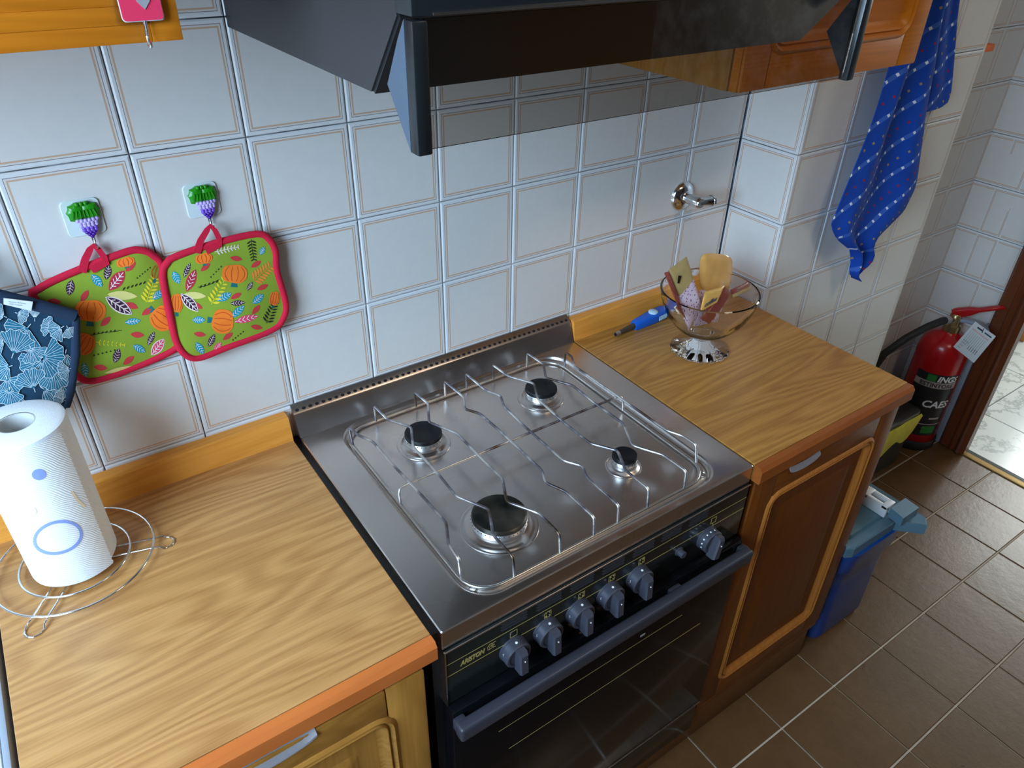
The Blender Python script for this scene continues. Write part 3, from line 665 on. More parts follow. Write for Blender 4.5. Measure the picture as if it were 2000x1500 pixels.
# pan support
gr = MB(); fz = -0.0495
loop = [(x, y, fz) for x, y in rrect(0.0575, 0.5125, -0.489, -0.058, 0.045, 6)]
gr.tube(loop, 0.0026, 8, closed=True); GR = gr.build('pan_support', M['rod'], CK, 60)
def sc_(x, y):
    k = (CAM.z+0.0145)/(CAM.z+0.022); return (CAM.x+(x-CAM.x)*k, CAM.y+(y-CAM.y)*k)
rods = {
 1: (0.0585, -0.098, -0.449, [(0.061, -0.0857+0.004), (0.0640, -0.1104), (0.0775, -0.1395), (0.0775, -0.2018), (0.081, -0.2743), (0.0835, -0.3694), (0.0651, -0.4074), (0.0623, -0.4397)]),
 2: (0.1205, -0.058, -0.4885, [(0.1236, -0.0502), (0.1255, -0.1003), (0.149, -0.14), (0.1262, -0.1897), (0.1270, -0.2708), (0.1240, -0.3294), (0.1497, -0.3811), (0.1262, -0.4279), (0.1265, -0.4771)]),
 3: (0.2005, -0.058, -0.4885, [(0.2038, -0.0511), (0.2065, -0.0957), (0.1807, -0.1453), (0.2048, -0.1971), (0.2040, -0.2876), (0.205, -0.3357), (0.1804, -0.3817), (0.2070, -0.4287), (0.2065, -0.4783)]),
 4: (0.2630, -0.058, -0.4885, [(0.2675, -0.049), (0.2700, -0.1129), (0.2525, -0.1457), (0.2677, -0.1721), (0.2690, -0.2435), (0.2679, -0.3524), (0.2552, -0.3803), (0.2688, -0.413), (0.2690, -0.4804)]),
 5: (0.3095, -0.058, -0.4885, [(0.3138, -0.0495), (0.3150, -0.1181), (0.3283, -0.1461), (0.3151, -0.1755), (0.3110, -0.2518), (0.3110, -0.3532), (0.3285, -0.3804), (0.3166, -0.4051), (0.3157, -0.4819)]),
 6: (0.3705, -0.058, -0.4885, [(0.3736, -0.0518), (0.3761, -0.1007), (0.4023, -0.1467), (0.3785, -0.1905), (0.3745, -0.2713), (0.3757, -0.3426), (0.4009, -0.3817), (0.3784, -0.4268), (0.3789, -0.479)]),
 7: (0.4500, -0.058, -0.4885, [(0.4544, -0.0525), (0.4568, -0.1037), (0.4321, -0.1434), (0.4585, -0.1898), (0.4565, -0.2561), (0.4585, -0.3315), (0.4305, -0.3851), (0.4562, -0.4308), (0.4575, -0.4817)]),
 8: (0.5120, -0.100, -0.455, [(0.5199, -0.0904), (0.5205, -0.1104), (0.5030, -0.1390), (0.5060, -0.273), (0.5070, -0.3573), (0.5079, -0.3877), (0.520, -0.4123), (0.5205, -0.4433)]),
}
zt = -0.0145
for k, (fx, yb, yfr, pl) in rods.items():
    p = [sc_(*q) for q in pl]; top = [Vector((a, b, zt)) for a, b in p]
    pts = [Vector((fx, yb, fz))]
    allp = [pts[0]]+top+[Vector((fx+0.001, yfr, fz))]
    sm = [allp[0]]
    for i in range(1, len(allp)-1):   # short fillets at the bends
        a, b, c = allp[i-1], allp[i], allp[i+1]; r = min(0.006, (b-a).length*0.35, (c-b).length*0.35)
        p0 = b+(a-b).normalized()*r; p1 = b+(c-b).normalized()*r
        sm += [p0, (p0+p1)*0.25+b*0.5, p1]
    sm.append(allp[-1])
    mb = MB(); mb.tube(sm, 0.0023, 8); mb.build('rod', M['burnt'], GR, 60)
mb = MB(); mb.tube([(0.0575, -0.274, fz), (0.0575, -0.272, -0.027), (0.060, -0.270, -0.0215), (0.066, -0.268, -0.0195), (0.15, -0.267, -0.0192), (0.42, -0.267, -0.0192), (0.500, -0.268, -0.0195), (0.508, -0.270, -0.0215), (0.5115, -0.272, -0.027), (0.512, -0.274, fz)], 0.0024, 8)
mb.build('cross_bar', M['burnt'], GR, 60)
for x, y in ((0.0640, -0.4720), (0.5050, -0.4790)):
    mb = MB(); mb.lathe([(0.0062, 0), (0.0060, 0.0012), (0.0045, 0.0016), (0.0040, 0.0008), (0.0, 0.0008)], (x, y, -0.0532), 20); mb.box(x-0.0045, x+0.0045, y-0.0006, y+0.0006, -0.0525, -0.0520); mb.build('screw', M['rod'], CK, 35)

# ------------------------------------------------------------------ hood
HD = thing('range_hood', 'charcoal range hood with pulled-out smoked glass visor over the cooker', 'range hood', (0.3, -0.2, 0.588))
mb = MB(); mb.prism([(-0.0005, 0.5885), (-0.4165, 0.5885), (-0.476, 0.6560), (-0.476, 0.95), (-0.0005, 0.95)], lambda y, z, x: (x, y, z), 0.002, 0.5965); mb.build('body', M['hood'], HD, 10)
mb = MB(); mb.prism([(-0.4172, 0.5890), (-0.4205, 0.5870), (-0.4785, 0.6545), (-0.4765, 0.6575)], lambda y, z, x: (x, y, z), 0.004, 0.5945); mb.build('front_plate', M['hoodblack'], HD, 0)
mb = MB(); mb.box(0.0, 0.597, -0.505, -0.4765, 0.6580, 0.95, bev=0.002); mb.build('fascia', M['hoodblack'], HD)
mb = MB(); mb.box(0.018, 0.582, -0.5065, -0.5052, 0.6585, 0.6605); mb.build('bright_edge', M['steel'], HD, 0)
mb = MB(); mb.box(0.0135, 0.5835, -0.5005, -0.4970, 0.5565, 0.6560); vs = mb.build('visor_glass', M['smoked'], HD, 0)
for x0, x1 in ((-0.001, 0.013), (0.584, 0.598)):
    VS = MB(); VS.box(x0, x1, -0.5065, -0.492, 0.5535, 0.6560, bev=0.002); VS.build('visor_post', M['hoodblack'], vs)
for x0, x1 in ((-0.0005, 0.004), (0.593, 0.5975)):
    mb = MB(); mb.prism([(-0.4920, 0.5540), (-0.4920, 0.6555), (-0.4800, 0.640), (-0.4560, 0.6020)], lambda y, z, x: (x, y, z), x0, x1); mb.build('side_cheek', M['hoodblue'], vs, 10)

# ------------------------------------------------------------------ pot holders and prints
def catmull(pts, sub=6):
    out = []; n = len(pts)
    for i in range(n):
        p0, p1, p2, p3 = (Vector(pts[(i+j-1) % n]) for j in range(4))
        for k in range(sub):
            t = k/sub
            out.append(0.5*((2*p1)+(p2-p0)*t+(2*p0-5*p1+4*p2-p3)*t*t+(3*p1-p0-3*p2+p3)*t**3))
    return out
class Decal:
    """flat printed motifs laid on a cloth surface, given in the photograph's pixels and dropped onto the mesh"""
    def __init__(s, objs, matnames, base=0.0005):
        s.bv = []
        for o in objs:
            me = o.data; s.bv.append(BVHTree.FromPolygons([v.co[:] for v in me.vertices], [p.vertices[:] for p in me.polygons]))
        s.mb = MB(); s.names = matnames; s.off = base
    def hit(s, u, v, lift):
        d = ray(u, v).normalized(); best = None
        for b in s.bv:
            h = b.ray_cast(CAM, d)
            if h[0] is not None and (best is None or h[3] < best[1]): best = (h[0], h[3])
        return None if best is None else best[0]-d*(s.off+lift)
    def poly(s, pts, mat, layer=0):
        P = [s.hit(u, v, 0.00018*layer) for u, v in pts]
        if any(p is None for p in P): return
        mi = s.names.index(mat); c = s.hit(sum(p[0] for p in pts)/len(pts), sum(p[1] for p in pts)/len(pts), 0.00018*layer)
        if c is None: return
        b = len(s.mb.v); s.mb.v += [tuple(p) for p in P]+[tuple(c)]; n = len(P)
        for i in range(n): s.mb.f.append([b+i, b+(i+1) % n, b+n]); s.mb.m.append(mi)
    def line(s, pts, w, mat, layer=1):
        for (x0, y0), (x1, y1) in zip(pts, pts[1:]):
            L = math.hypot(x1-x0, y1-y0)
            if L < 1e-6: continue
            nx, ny = -(y1-y0)/L*w/2, (x1-x0)/L*w/2
            P = [s.hit(u, v, 0.00018*layer) for u, v in ((x0+nx, y0+ny), (x0-nx, y0-ny), (x1-nx, y1-ny), (x1+nx, y1+ny))]
            if any(p is None for p in P): continue
            s.mb.add(P, [(0, 1, 2, 3)], s.names.index(mat))
    def leaf(s, x, y, L, Wd, ang, mat, vein=None, layer=0, edge=None, vw=None):
        vw = vw or max(0.55, 0.024*L)
        a = math.radians(ang); ca, sa = math.cos(a), math.sin(a)
        def Q(u, v): return (x+u*ca-v*sa, y+u*sa+v*ca)
        n = 8; up = [(-L/2+L*i/n, Wd/2*math.sin(PI*i/n)**0.8) for i in range(n+1)]
        o = [Q(u, w) for u, w in up]+[Q(u, -w) for u, w in up[1:-1][::-1]]
        if edge: s.poly([Q(u*1.08, w*1.25) for u, w in up]+[Q(u*1.08, -w*1.25) for u, w in up[1:-1][::-1]], edge, layer); layer += 1
        s.poly(o, mat, layer)
        if vein:
            s.line([Q(-L*0.45, 0), Q(L*0.45, 0)], vw, vein, layer+1)
            for i in range(1, 5):
                u = -L*0.42+L*0.17*i; w = Wd/2*math.sin(PI*(u/L+0.5))**0.8*0.8
                for sg in (-1, 1): s.line([Q(u-L*0.07, 0), Q(u+L*0.05, sg*w)], vw, vein, layer+1)
    def fern(s, x, y, L, Wd, ang, mat, layer=0, lw=1.2):
        a = math.radians(ang); ca, sa = math.cos(a), math.sin(a)
        def Q(u, v): return (x+u*ca-v*sa, y+u*sa+v*ca)
        s.line([Q(-L/2, 0), Q(L/2, 0)], lw, mat, layer)
        for i in range(7):
            u = -L*0.42+L*0.14*i; w = Wd*(0.55-0.03*i)
            for sg in (-1, 1):
                m = Q(u+L*0.06, sg*w*0.5); s.leaf(m[0], m[1], w*1.05, w*0.32, ang+sg*60, mat, None, layer)
    def pumpkin(s, x, y, w, h, ang, layer=0):
        a = math.radians(ang); ca, sa = math.cos(a), math.sin(a)
        def Q(u, v): return (x+u*ca-v*sa, y+u*sa+v*ca)
        s.poly([Q(-w*0.09, h*0.42), Q(w*0.09, h*0.42), Q(w*0.14, h*0.72), Q(-w*0.12, h*0.72)], 'p_dteal', layer)
        o = [Q(w/2*math.copysign(abs(math.cos(t))**0.8, math.cos(t)), h/2*math.copysign(abs(math.sin(t))**0.75, math.sin(t))*(1+0.05*math.cos(5*t))) for t in [2*PI*k/22 for k in range(22)]]
        s.poly(o, 'p_orange', layer+1)
        for q in (-0.3, -0.1, 0.12, 0.32):
            s.line([Q(w*q*(0.75+0.5*math.sin(PI*(k/6))), h*(-0.4+0.8*k/6)) for k in range(7)], 1.2, 'p_dorange', layer+2)
    def done(s, name, parent, mats):
        o = link(name, s.mb.mesh(name, mats, 0, False), parent); return o
PN = ['p_orange', 'p_dorange', 'p_teal', 'p_dteal', 'p_red', 'p_maroon', 'p_plum', 'p_black', 'p_cream', 'p_yellow', 'p_pink', 'p_white', 'p_fern']
def cushion(outline_px, y0, dome, waves, seed):
    """a quilted square: outline in the wall plane, swollen towards the room"""
    pts = catmull([tuple(at(u, v, 'y', y0)) for u, v in outline_px], 5)
    c = sum(pts, Vector())/len(pts); rings = [1.0, 0.94, 0.84, 0.7, 0.54, 0.36, 0.18]
    r_ = random.Random(seed); ph = [r_.uniform(0, 6) for _ in range(4)]
    def h(p, k):
        q = p-c
        return -dome*(1-k**3) - waves*(1-k**6)*(math.sin(q.x*48+ph[0]+q.z*20)+0.7*math.sin(q.z*55+ph[1]-q.x*18))
    mb = MB(); L = []
    for k in rings: L.append([(p.x, p.y+h(p, k), p.z) for p in [c+(q-c)*k for q in pts]])
    mb.loft(L, cap0=False, cap1=True)
    back = [[(p.x, p.y+0.004, p.z) for p in [c+(q-c)*k for q in pts]] for k in (1.0, 0.5)]
    mb.loft([L[0]]+back, cap0=False, cap1=True)
    return mb, pts, c
def potholder(label, outline, y0, loop_px, hooktop, seed, prints):
    c0 = at(outline[0][0], outline[0][1], 'y', y0)
    mb, pts, c = cushion(outline, y0, 0.006, 0.0022, seed)
    t = thing('pot_holder', label, 'pot holder', (c.x, y0, c.z-0.08))
    p = mb.build('padded_panel', M['green_cloth'], t, 80)
    b = MB(); b.tube(pts, 0.0052, 10, closed=True, flat=0.8); b.build('binding', M['red_bind'], t, 80)
    lp = MB(); P = [at(u, v, 'y', y0-0.004) for u, v in loop_px]; LP = []
    N = len(P)
    for i, q in enumerate(P):
        w = 0.0052*(1.0-0.35*math.sin(PI*i/(N-1))); tdir = (P[min(N-1, i+1)]-P[max(0, i-1)]).normalized(); n = Vector((-tdir.z, 0, tdir.x))
        LP.append([tuple(q+n*w+Vector((0, -0.001, 0))), tuple(q-n*w+Vector((0, -0.001, 0))), tuple(q-n*w+Vector((0, 0.001, 0))), tuple(q+n*w+Vector((0, 0.001, 0)))])
    lp.loft(LP); lp.build('hanging_loop', M['red_bind'], t, 60)
    d = Decal([p], PN); prints(d)
    d.done('leaf_print', p, [M[k] for k in PN])
    return t
def prints_right(d):
    d.pumpkin(458, 535, 50, 36, 3); d.pumpkin(435, 628, 48, 42, 97); d.pumpkin(398, 505, 34, 20, -10); d.pumpkin(345, 592, 24, 36, 0); d.pumpkin(536, 583, 20, 27, 10)
    d.leaf(373, 548, 44, 15, -68, 'p_maroon', 'p_white', 0, 'p_red'); d.leaf(380, 577, 46, 14, 4, 'p_cream'); d.leaf(370, 591, 46, 16, 46, 'p_plum', 'p_white', 1, 'p_white', 1.5)
    d.fern(426, 570, 56, 26, -62, 'p_yellow'); d.fern(512, 534, 44, 30, -40, 'p_fern'); d.fern(493, 488, 42, 18, 82, 'p_black'); d.fern(529, 611, 44, 22, -68, 'p_black'); d.fern(443, 487, 48, 15, -12, 'p_white')
    for x, y, L, w, a in ((344, 542, 28, 15, 62), (438, 580, 32, 15, -28), (504, 584, 28, 15, -40), (464, 609, 36, 14, -42), (388, 625, 26, 14, 0), (390, 680, 28, 14, 55), (512, 490, 18, 11, -60)): d.leaf(x, y, L, w, a, 'p_teal', 'p_white')
    for x, y, L, w, a in ((365, 528, 32, 10, -66), (488, 559, 20, 9, -58), (464, 592, 30, 11, -4), (413, 665, 28, 12, -64)): d.leaf(x, y, L, w, a, 'p_plum', 'p_white')
    d.leaf(481, 623, 50, 14, -14, 'p_pink', 'p_white', 0, None, 1.3); d.leaf(425, 678, 24, 12, -52, 'p_pink', 'p_white')
    for x, y, a in ((461, 505, 10), (401, 522, -40), (500, 516, -32), (513, 561, -24), (461, 578, -28), (390, 653, 8), (445, 657, -36), (501, 639, 10), (500, 605, -50), (385, 597, 30)): d.leaf(x, y, 24, 10, a, 'p_red')
    d.line([(386, 561), (400, 559), (415, 553), (428, 546)], 1.2, 'p_black'); 
    for k in range(5): d.leaf(392+k*8, 560-k*2.6, 7, 3, -60, 'p_black'); d.leaf(412+k*5, 541-k*5, 3, 3, 0, 'p_black')
    for k in range(5): d.leaf(455+k*5, 664-k*4, 3, 3, 0, 'p_black')
def prints_left(d):
    d.pumpkin(177, 607, 60, 42, 3); d.pumpkin(317, 622, 48, 46, 128); d.pumpkin(165, 672, 40, 42, 30); d.pumpkin(306, 532, 26, 30, 15); d.pumpkin(245, 512, 36, 18, -14)
    d.leaf(228, 548, 46, 20, -52, 'p_maroon', 'p_white', 0, 'p_red', 1.4); d.leaf(239, 577, 60, 17, 4, 'p_cream'); d.leaf(232, 597, 58, 20, 33, 'p_plum', 'p_white', 1, 'p_white', 1.8)
    d.leaf(137, 562, 32, 17, 100, 'p_plum', 'p_white'); d.leaf(210, 532, 30, 15, -78, 'p_plum', 'p_white'); d.leaf(295, 661, 30, 11, -64, 'p_plum', 'p_white'); d.leaf(228, 695, 30, 15, -72, 'p_plum', 'p_white')
    for x, y, L, w, a in ((189, 548, 32, 16, 50), (308, 576, 26, 15, -40), (259, 628, 32, 13, -8), (272, 681, 28, 14, 28), (166, 722, 30, 15, 80)): d.leaf(x, y, L, w, a, 'p_teal', 'p_white')
    d.fern(294, 567, 52, 28, -70, 'p_yellow'); d.fern(216, 671, 58, 12, 6, 'p_yellow')
    for x, y, a in ((106, 589, 8), (165, 578, -58), (255, 521, -44), (257, 597, 22), (288, 608, -34), (206, 628, -44), (268, 654, 6), (251, 704, -38), (196, 718, 6)): d.leaf(x, y, 27, 12, a, 'p_red')
    d.leaf(308, 678, 38, 16, -52, 'p_pink', 'p_white', 0, 'p_white', 1.4); d.leaf(128, 606, 40, 11, 4, 'p_cream'); d.leaf(232, 722, 60, 8, -14, 'p_cream')
    d.line([(177, 655), (200, 650), (222, 648), (238, 645)], 1.2, 'p_black')
    for k in range(6): d.leaf(242+k*8, 564-k*2.4, 8, 3, -50, 'p_black'); d.leaf(184+k*8, 652-k*1.2, 6, 2.5, -60, 'p_black'); d.leaf(268+k*5, 543-k*4, 3, 3, 0, 'p_black'); d.leaf(184+k*8, 694-k*2, 4, 3, 0, 'p_black')
potholder('red-bound green pot holder with pumpkins, right one, overlapping its twin',
    [(318, 540), (326, 514), (346, 500), (420, 475), (500, 457), (526, 468), (538, 492), (541, 530), (558, 592), (553, 622), (530, 645), (440, 680), (390, 699), (364, 694), (345, 668), (333, 620)], -0.019,
    [(384, 494), (392, 470), (404, 450), (411, 441), (420, 450), (428, 466), (429, 477), (402, 490)], None, 3, prints_right)
potholder('red-bound green pot holder with pumpkins, left one, tucked behind the blue mitt',
    [(66, 580), (76, 564), (130, 537), (240, 494), (276, 489), (300, 500), (317, 522), (338, 600), (350, 640), (346, 678), (272, 714), (186, 743), (152, 735), (140, 712), (118, 650)], -0.0085,
    [(160, 532), (167, 505), (176, 487), (183, 480), (193, 488), (204, 503), (208, 512), (178, 527)], None, 5, prints_left)
# grape hooks
def grape_hook(label, cx, cz, s):
    t = thing('wall_hook', label, 'hook', (cx, 0, cz), 'grape-shaped adhesive wall hooks')
    mb = MB(); L = []
    for y, k in ((-0.0001, 1.0), (-0.0016, 1.0), (-0.0024, 0.975)):
        L.append([(cx+x*k, y, cz+z*k) for x, z in rrect(-0.0222, 0.0222, -0.0235, 0.0235, 0.006, 4)])
    mb.loft(L); mb.build('pad', M['padclear'], t, 30)
    gz = cz-0.002; gx = cx+0.0015
    mb = MB()
    for sg in (-1, 1):
        out = []
        for k in range(24):
            a = 2*PI*k/24; r = 0.0118*(1+0.09*math.cos(8*a))*(1+0.22*max(0, math.cos(a-(1.35*PI if sg < 0 else 1.65*PI)))**3)
            out.append((gx+sg*0.0075+r*math.cos(a)*0.92, gz+0.0112+r*math.sin(a)*0.92))
        cx_, cz_ = gx+sg*0.0075, gz+0.0112
        mb.loft([[(x, -0.0025, z) for x, z in out], [(x, -0.0060, z) for x, z in out], [(cx_+(x-cx_)*0.75, -0.0086, cz_+(z-cz_)*0.75) for x, z in out], [(cx_+(x-cx_)*0.4, -0.0096, cz_+(z-cz_)*0.4) for x, z in out]])
    for sg in (-1, 0, 1): mb.sphere((gx+sg*0.0050, -0.0075, gz+0.0215), 0.0030, 0, 8, 5)
    for i in range(-3, 4): mb.tube([(gx+i*0.0046, -0.0094, gz+0.0045), (gx+i*0.0038, -0.0104, gz+0.014)], 0.0009, 5)
    mb.build('leaf', M['leafgreen'], t, 40)
    mb = MB()
    rows = [(6, 0.0005, 0), (5, -0.0028, 0), (5, -0.0060, 0), (4, -0.0092, 1), (4, -0.0122, 1), (3, -0.0152, 2), (2, -0.0180, 2), (1, -0.0204, 2)]
    for j, (n, dz, mi) in enumerate(rows):
        for i in range(n): mb.sphere((gx+0.0015+(i-(n-1)/2)*0.0044, -0.0066-0.0034*(1-(abs(i-(n-1)/2)/3)**2), gz+dz), 0.0029, mi, 8, 6)
    stuff(mb.build('grapes', [M['lilac'], M['violet'], M['purple']], t, 60))
    mb = MB()
    for sx in (-0.0013, 0.0013): mb.tube([(gx+0.0015+sx, -0.0045, gz-0.020), (gx+0.002+sx, -0.006, gz-0.031)], 0.0008, 6)
    mb.tube([(gx+0.002, -0.006, gz-0.029), (gx+0.0025, -0.009, gz-0.0355), (gx+0.0025, -0.014, gz-0.0375), (gx+0.0025, -0.0175, gz-0.0345), (gx+0.0025, -0.019, gz-0.0305)], 0.0012, 7)
    mb.build('wire_hook', M['chrome'], t, 60)
grape_hook('grape-shaped wall hook on clear pad holding the right pot holder', -0.0752, 0.3763, 1)
grape_hook('grape-shaped wall hook on clear pad holding the left pot holder', -0.2224, 0.3814, 1)
# pink hook on the cabinet door
t = thing('wall_hook', 'pink square adhesive hook with silver heart on the left wall cabinet', 'hook', (-0.157, -0.3366, 0.645))
mb = MB(); mb.loft([[(x, y, z) for x, z in rrect(-0.1790, -0.1395, 0.6435, 0.688, 0.004, 4)] for y in (-0.3370, -0.3382)]); mb.build('clear_pad', M['clearfilm'], t, 30)
mb = MB(); mb.loft([[(x, y, z) for x, z in rrect(-0.1725, -0.1415, 0.6462, 0.686, 0.003, 4)] for y in (-0.3383, -0.3405)]); mb.build('pink_square', M['pinkpad'], t, 30)
mb = MB(); mb.loft([[(x, y, z) for x, z in rrect(-0.1730, -0.1408, 0.6455, 0.687, 0.003, 4)] for y in (-0.3382, -0.3395)]); mb.build('silver_rim', M['padclear'], t, 30)
hp = [(0, -0.009), (0.0045, -0.004), (0.0068, 0.002), (0.0068, 0.007), (0.004, 0.0095), (0, 0.007), (-0.004, 0.0095), (-0.0068, 0.007), (-0.0068, 0.002), (-0.0045, -0.004)]
mb = MB(); mb.loft([[(-0.1545+x*1.05, y, 0.6645+z*1.15) for x, z in hp] for y in (-0.3404, -0.3412)]); mb.build('silver_heart', M['silver'], t, 30)
mb = MB(); mb.lathe([(0.0, 0.0), (0.0022, 0), (0.0016, 0.001), (0, 0.001)], (-0.1545, -0.3412, 0.6665), 12, axis=(0, -1, 0)); mb.build('red_dot', M['pinkpad'], t, 30)
mb = MB()
for s in (-0.0008, 0.0008): mb.tube([(-0.1565+s, -0.3392, 0.6478), (-0.1575+s, -0.3400, 0.634)], 0.0007, 6)
mb.tube([(-0.1575, -0.3400, 0.6345), (-0.158, -0.342, 0.6285), (-0.158, -0.346, 0.6265), (-0.158, -0.3495, 0.6285), (-0.158, -0.351, 0.632)], [0.0012, 0.0014, 0.0015, 0.0014, 0.001], 7); mb.build('wire_hook', M['chrome'], t, 60)

# blue oven mitt
BY = -0.040
bl_out = [(-62, 560), (12, 574), (75, 591), (146, 610), (153, 624), (149, 690), (139, 765), (133, 792), (110, 812), (40, 830), (-40, 840), (-95, 800), (-85, 660)]
mb, pts, c = cushion(bl_out, BY, 0.007, 0.001, 11)
t = thing('oven_mitt', 'navy oven mitt with white ginkgo leaf lines and a white label at left', 'oven mitt', (c.x, BY, c.z-0.12))
bp = mb.build('quilted_panel', M['navy'], t, 80)
mb = MB(); hem = [at(u, v, 'y', BY-0.003) for u, v in ((-62, 566), (0, 578), (75, 597), (147, 617))]
mb.tube(hem, 0.0085, 12, flat=0.7); mb.build('top_hem', M['navy_dark'], t, 80)
mb = MB(); mb.tube([at(u, v, 'y', BY-0.001) for u, v in ((148, 618), (147, 690), (137, 765), (131, 795))], [0.005, 0.006, 0.006, 0.004], 10, flat=0.7); mb.build('side_seam', M['navy_dark'], t, 80)
mb = MB(); mb.tube([at(u, v, 'y', -0.03) for u, v in ((-60, 562), (-66, 520), (-56, 500), (-46, 520), (-50, 564))], 0.0035, 8); mb.build('hanging_loop', M['navy_dark'], t, 60)
lb = MB(); Lq = [at(u, v, 'y', BY-0.012) for u, v in ((7, 582), (64, 589), (61, 607), (7, 594))]; lb.loft([[tuple(p+Vector((0, e, 0))) for p in Lq] for e in (0.0008, -0.0008)])
lo = lb.build('sewn_label', M['label'], t, 0); lo['label'] = 'white sewn label with small print'
ux = (Lq[1]-Lq[0]); uy = (Lq[0]-Lq[3])
for body, v0 in (('Guanto da forno', 0.50), ('100% cotone', 0.14)):
    text_obj(body, 0.26, lambda x, y, z, v0=v0: Lq[3]+ux*(0.16+x*0.34)+uy*(v0+y*0.9)+Vector((0, -0.0012, 0)), M['ink'], 'lettering', lo)
GN = ['navy_dark', 'leafblue', 'leafline']
d = Decal([bp], GN, 0.0008)
gr_ = random.Random(21)
def ginkgo(x, y, r, ang, spread, layer):
    n = 8; a0 = math.radians(ang-spread/2); a1 = math.radians(ang+spread/2)
    rim = []
    for k in range(n*2+1):
        a = a0+(a1-a0)*k/(n*2); rim.append((x+r*(1+0.06*math.sin(k*1.9)+(-0.12 if k == n else 0))*math.cos(a), y+r*(1+0.06*math.sin(k*1.9))*math.sin(a)))
    for k in range(n*2): d.poly([(x, y), rim[k], rim[k+1]], 'leafblue', layer)
    d.line(rim, 1.0, 'leafline', layer+1)
    for k in range(0, n*2+1):
        p = rim[k]; f = 0.12 if k % 2 == 0 else 0.5
        d.line([(x+(p[0]-x)*f, y+(p[1]-y)*f), ((x*0.35+p[0]*0.65), (y*0.35+p[1]*0.65)), (x+(p[0]-x)*0.97, y+(p[1]-y)*0.97)], 0.8 if k % 2 == 0 else 0.5, 'leafline', layer+1)
    d.line([(x, y), (x-r*0.22*math.cos((a0+a1)/2), y-r*0.22*math.sin((a0+a1)/2))], 1.3, 'leafline', layer+1)
for i, (x, y, r, a, s_) in enumerate([(68, 622, 26, -90, 80), (102, 640, 22, 200, 140), (54, 640, 44, 130, 150), (120, 640, 26, 150, 130), (26, 690, 46, -70, 110), (84, 698, 42, 10, 150), (8, 618, 26, 200, 120), (84, 704, 46, 140, 120), (128, 690, 34, 100, 120), (18, 716, 30, 160, 150), (14, 740, 34, 60, 150), (104, 724, 38, 80, 130), (66, 758, 38, -110, 120), (18, 762, 30, 100, 160), (86, 760, 36, 30, 140), (120, 748, 30, 70, 130), (52, 786, 30, 150, 140), (8, 668, 24, 170, 130), (60, 680, 30, 60, 130), (132, 640, 20, 60, 130), (136, 720, 24, 160, 120), (34, 612, 22, 20, 120), (126, 782, 22, 200, 120)]): ginkgo(x, y, r, a, s_, (i % 7)*2)
d.done('leaf_print', bp, [M[k] for k in GN])

# ------------------------------------------------------------------ paper roll on its wire stand
RC = (-0.3695, -0.129)
t = thing('paper_roll_stand', 'chrome wire paper roll stand with two rings on the left worktop', 'stand', (RC[0], RC[1], -0.05))
def ring(r, z, n=48): return [(RC[0]+r*math.cos(2*PI*k/n), RC[1]+r*math.sin(2*PI*k/n), z) for k in range(n)]
for r in (0.100, 0.069):
    mb = MB(); mb.tube(ring(r, -0.0405), 0.0017, 8, closed=True); mb.build('ring', M['chrome'], t, 60)
for i, a in enumerate((-124, -15, 106)):
    a = math.radians(a); u = Vector((math.cos(a), math.sin(a), 0)); w = Vector((-u.y, u.x, 0)); c = Vector((RC[0], RC[1], 0)); h = 0.0095
    P = []
    for rr, s, z in ((0.018, -1, -0.0440), (0.098, -1, -0.0440), (0.108, -1.15, -0.0445), (0.113, -1.25, -0.0482), (0.120, -1.0, -0.0486), (0.1245, -0.4, -0.0486), (0.1245, 0.4, -0.0486), (0.120, 1.0, -0.0486), (0.113, 1.25, -0.0482), (0.108, 1.15, -0.0445), (0.098, 1, -0.0440), (0.018, 1, -0.0440)):
        P.append(c+u*rr+w*(s*h)+Vector((0, 0, z)))
    mb = MB(); mb.tube(P, 0.0014, 7); mb.build('leg', M['chrome'], t, 60)
mb = MB(); mb.tube([(RC[0], RC[1], -0.0445), (RC[0], RC[1], 0.15)], 0.0025, 8); mb.build('pole', M['chrome'], t, 60)
t = thing('paper_towel_roll', 'white embossed paper towel roll with lavender rings on the wire stand', 'paper roll', (RC[0], RC[1], -0.038))
mb = MB(); R0 = 0.0535
def rmod(i, a): return 1.0+0.010*math.sin(3*a+0.5)+0.004*math.sin(7*a)
mb.lathe([(0.020, -0.036), (R0*0.97, -0.036), (R0, -0.033), (R0, 0.187), (R0*0.985, 0.191), (R0*0.9, 0.1935), (0.0215, 0.194)], (RC[0], RC[1], 0), 72, 0, mod=lambda i, a: rmod(i, a) if 0 < i < 6 else 1, closed=False)
for i, f in enumerate(mb.f):
    if len(f) > 4: pass
mb.f = [f for f in mb.f if len(f) <= 4]; mb.m = [0]*len(mb.f)
for i, f in enumerate(mb.f):
    z = sum(mb.v[q][2] for q in f)/len(f)
    if z > 0.1885 or z < -0.0355: mb.m[i] = 1
roll = mb.build('paper', [M['paper'], M['paper_top']], t, 40)
mb = MB(); mb.lathe([(0.0198, -0.036), (0.0214, -0.036), (0.0214, 0.1935), (0.0198, 0.1935)], (RC[0], RC[1], 0), 40, closed=True); mb.build('card_core', M['paper_core'], t, 40)
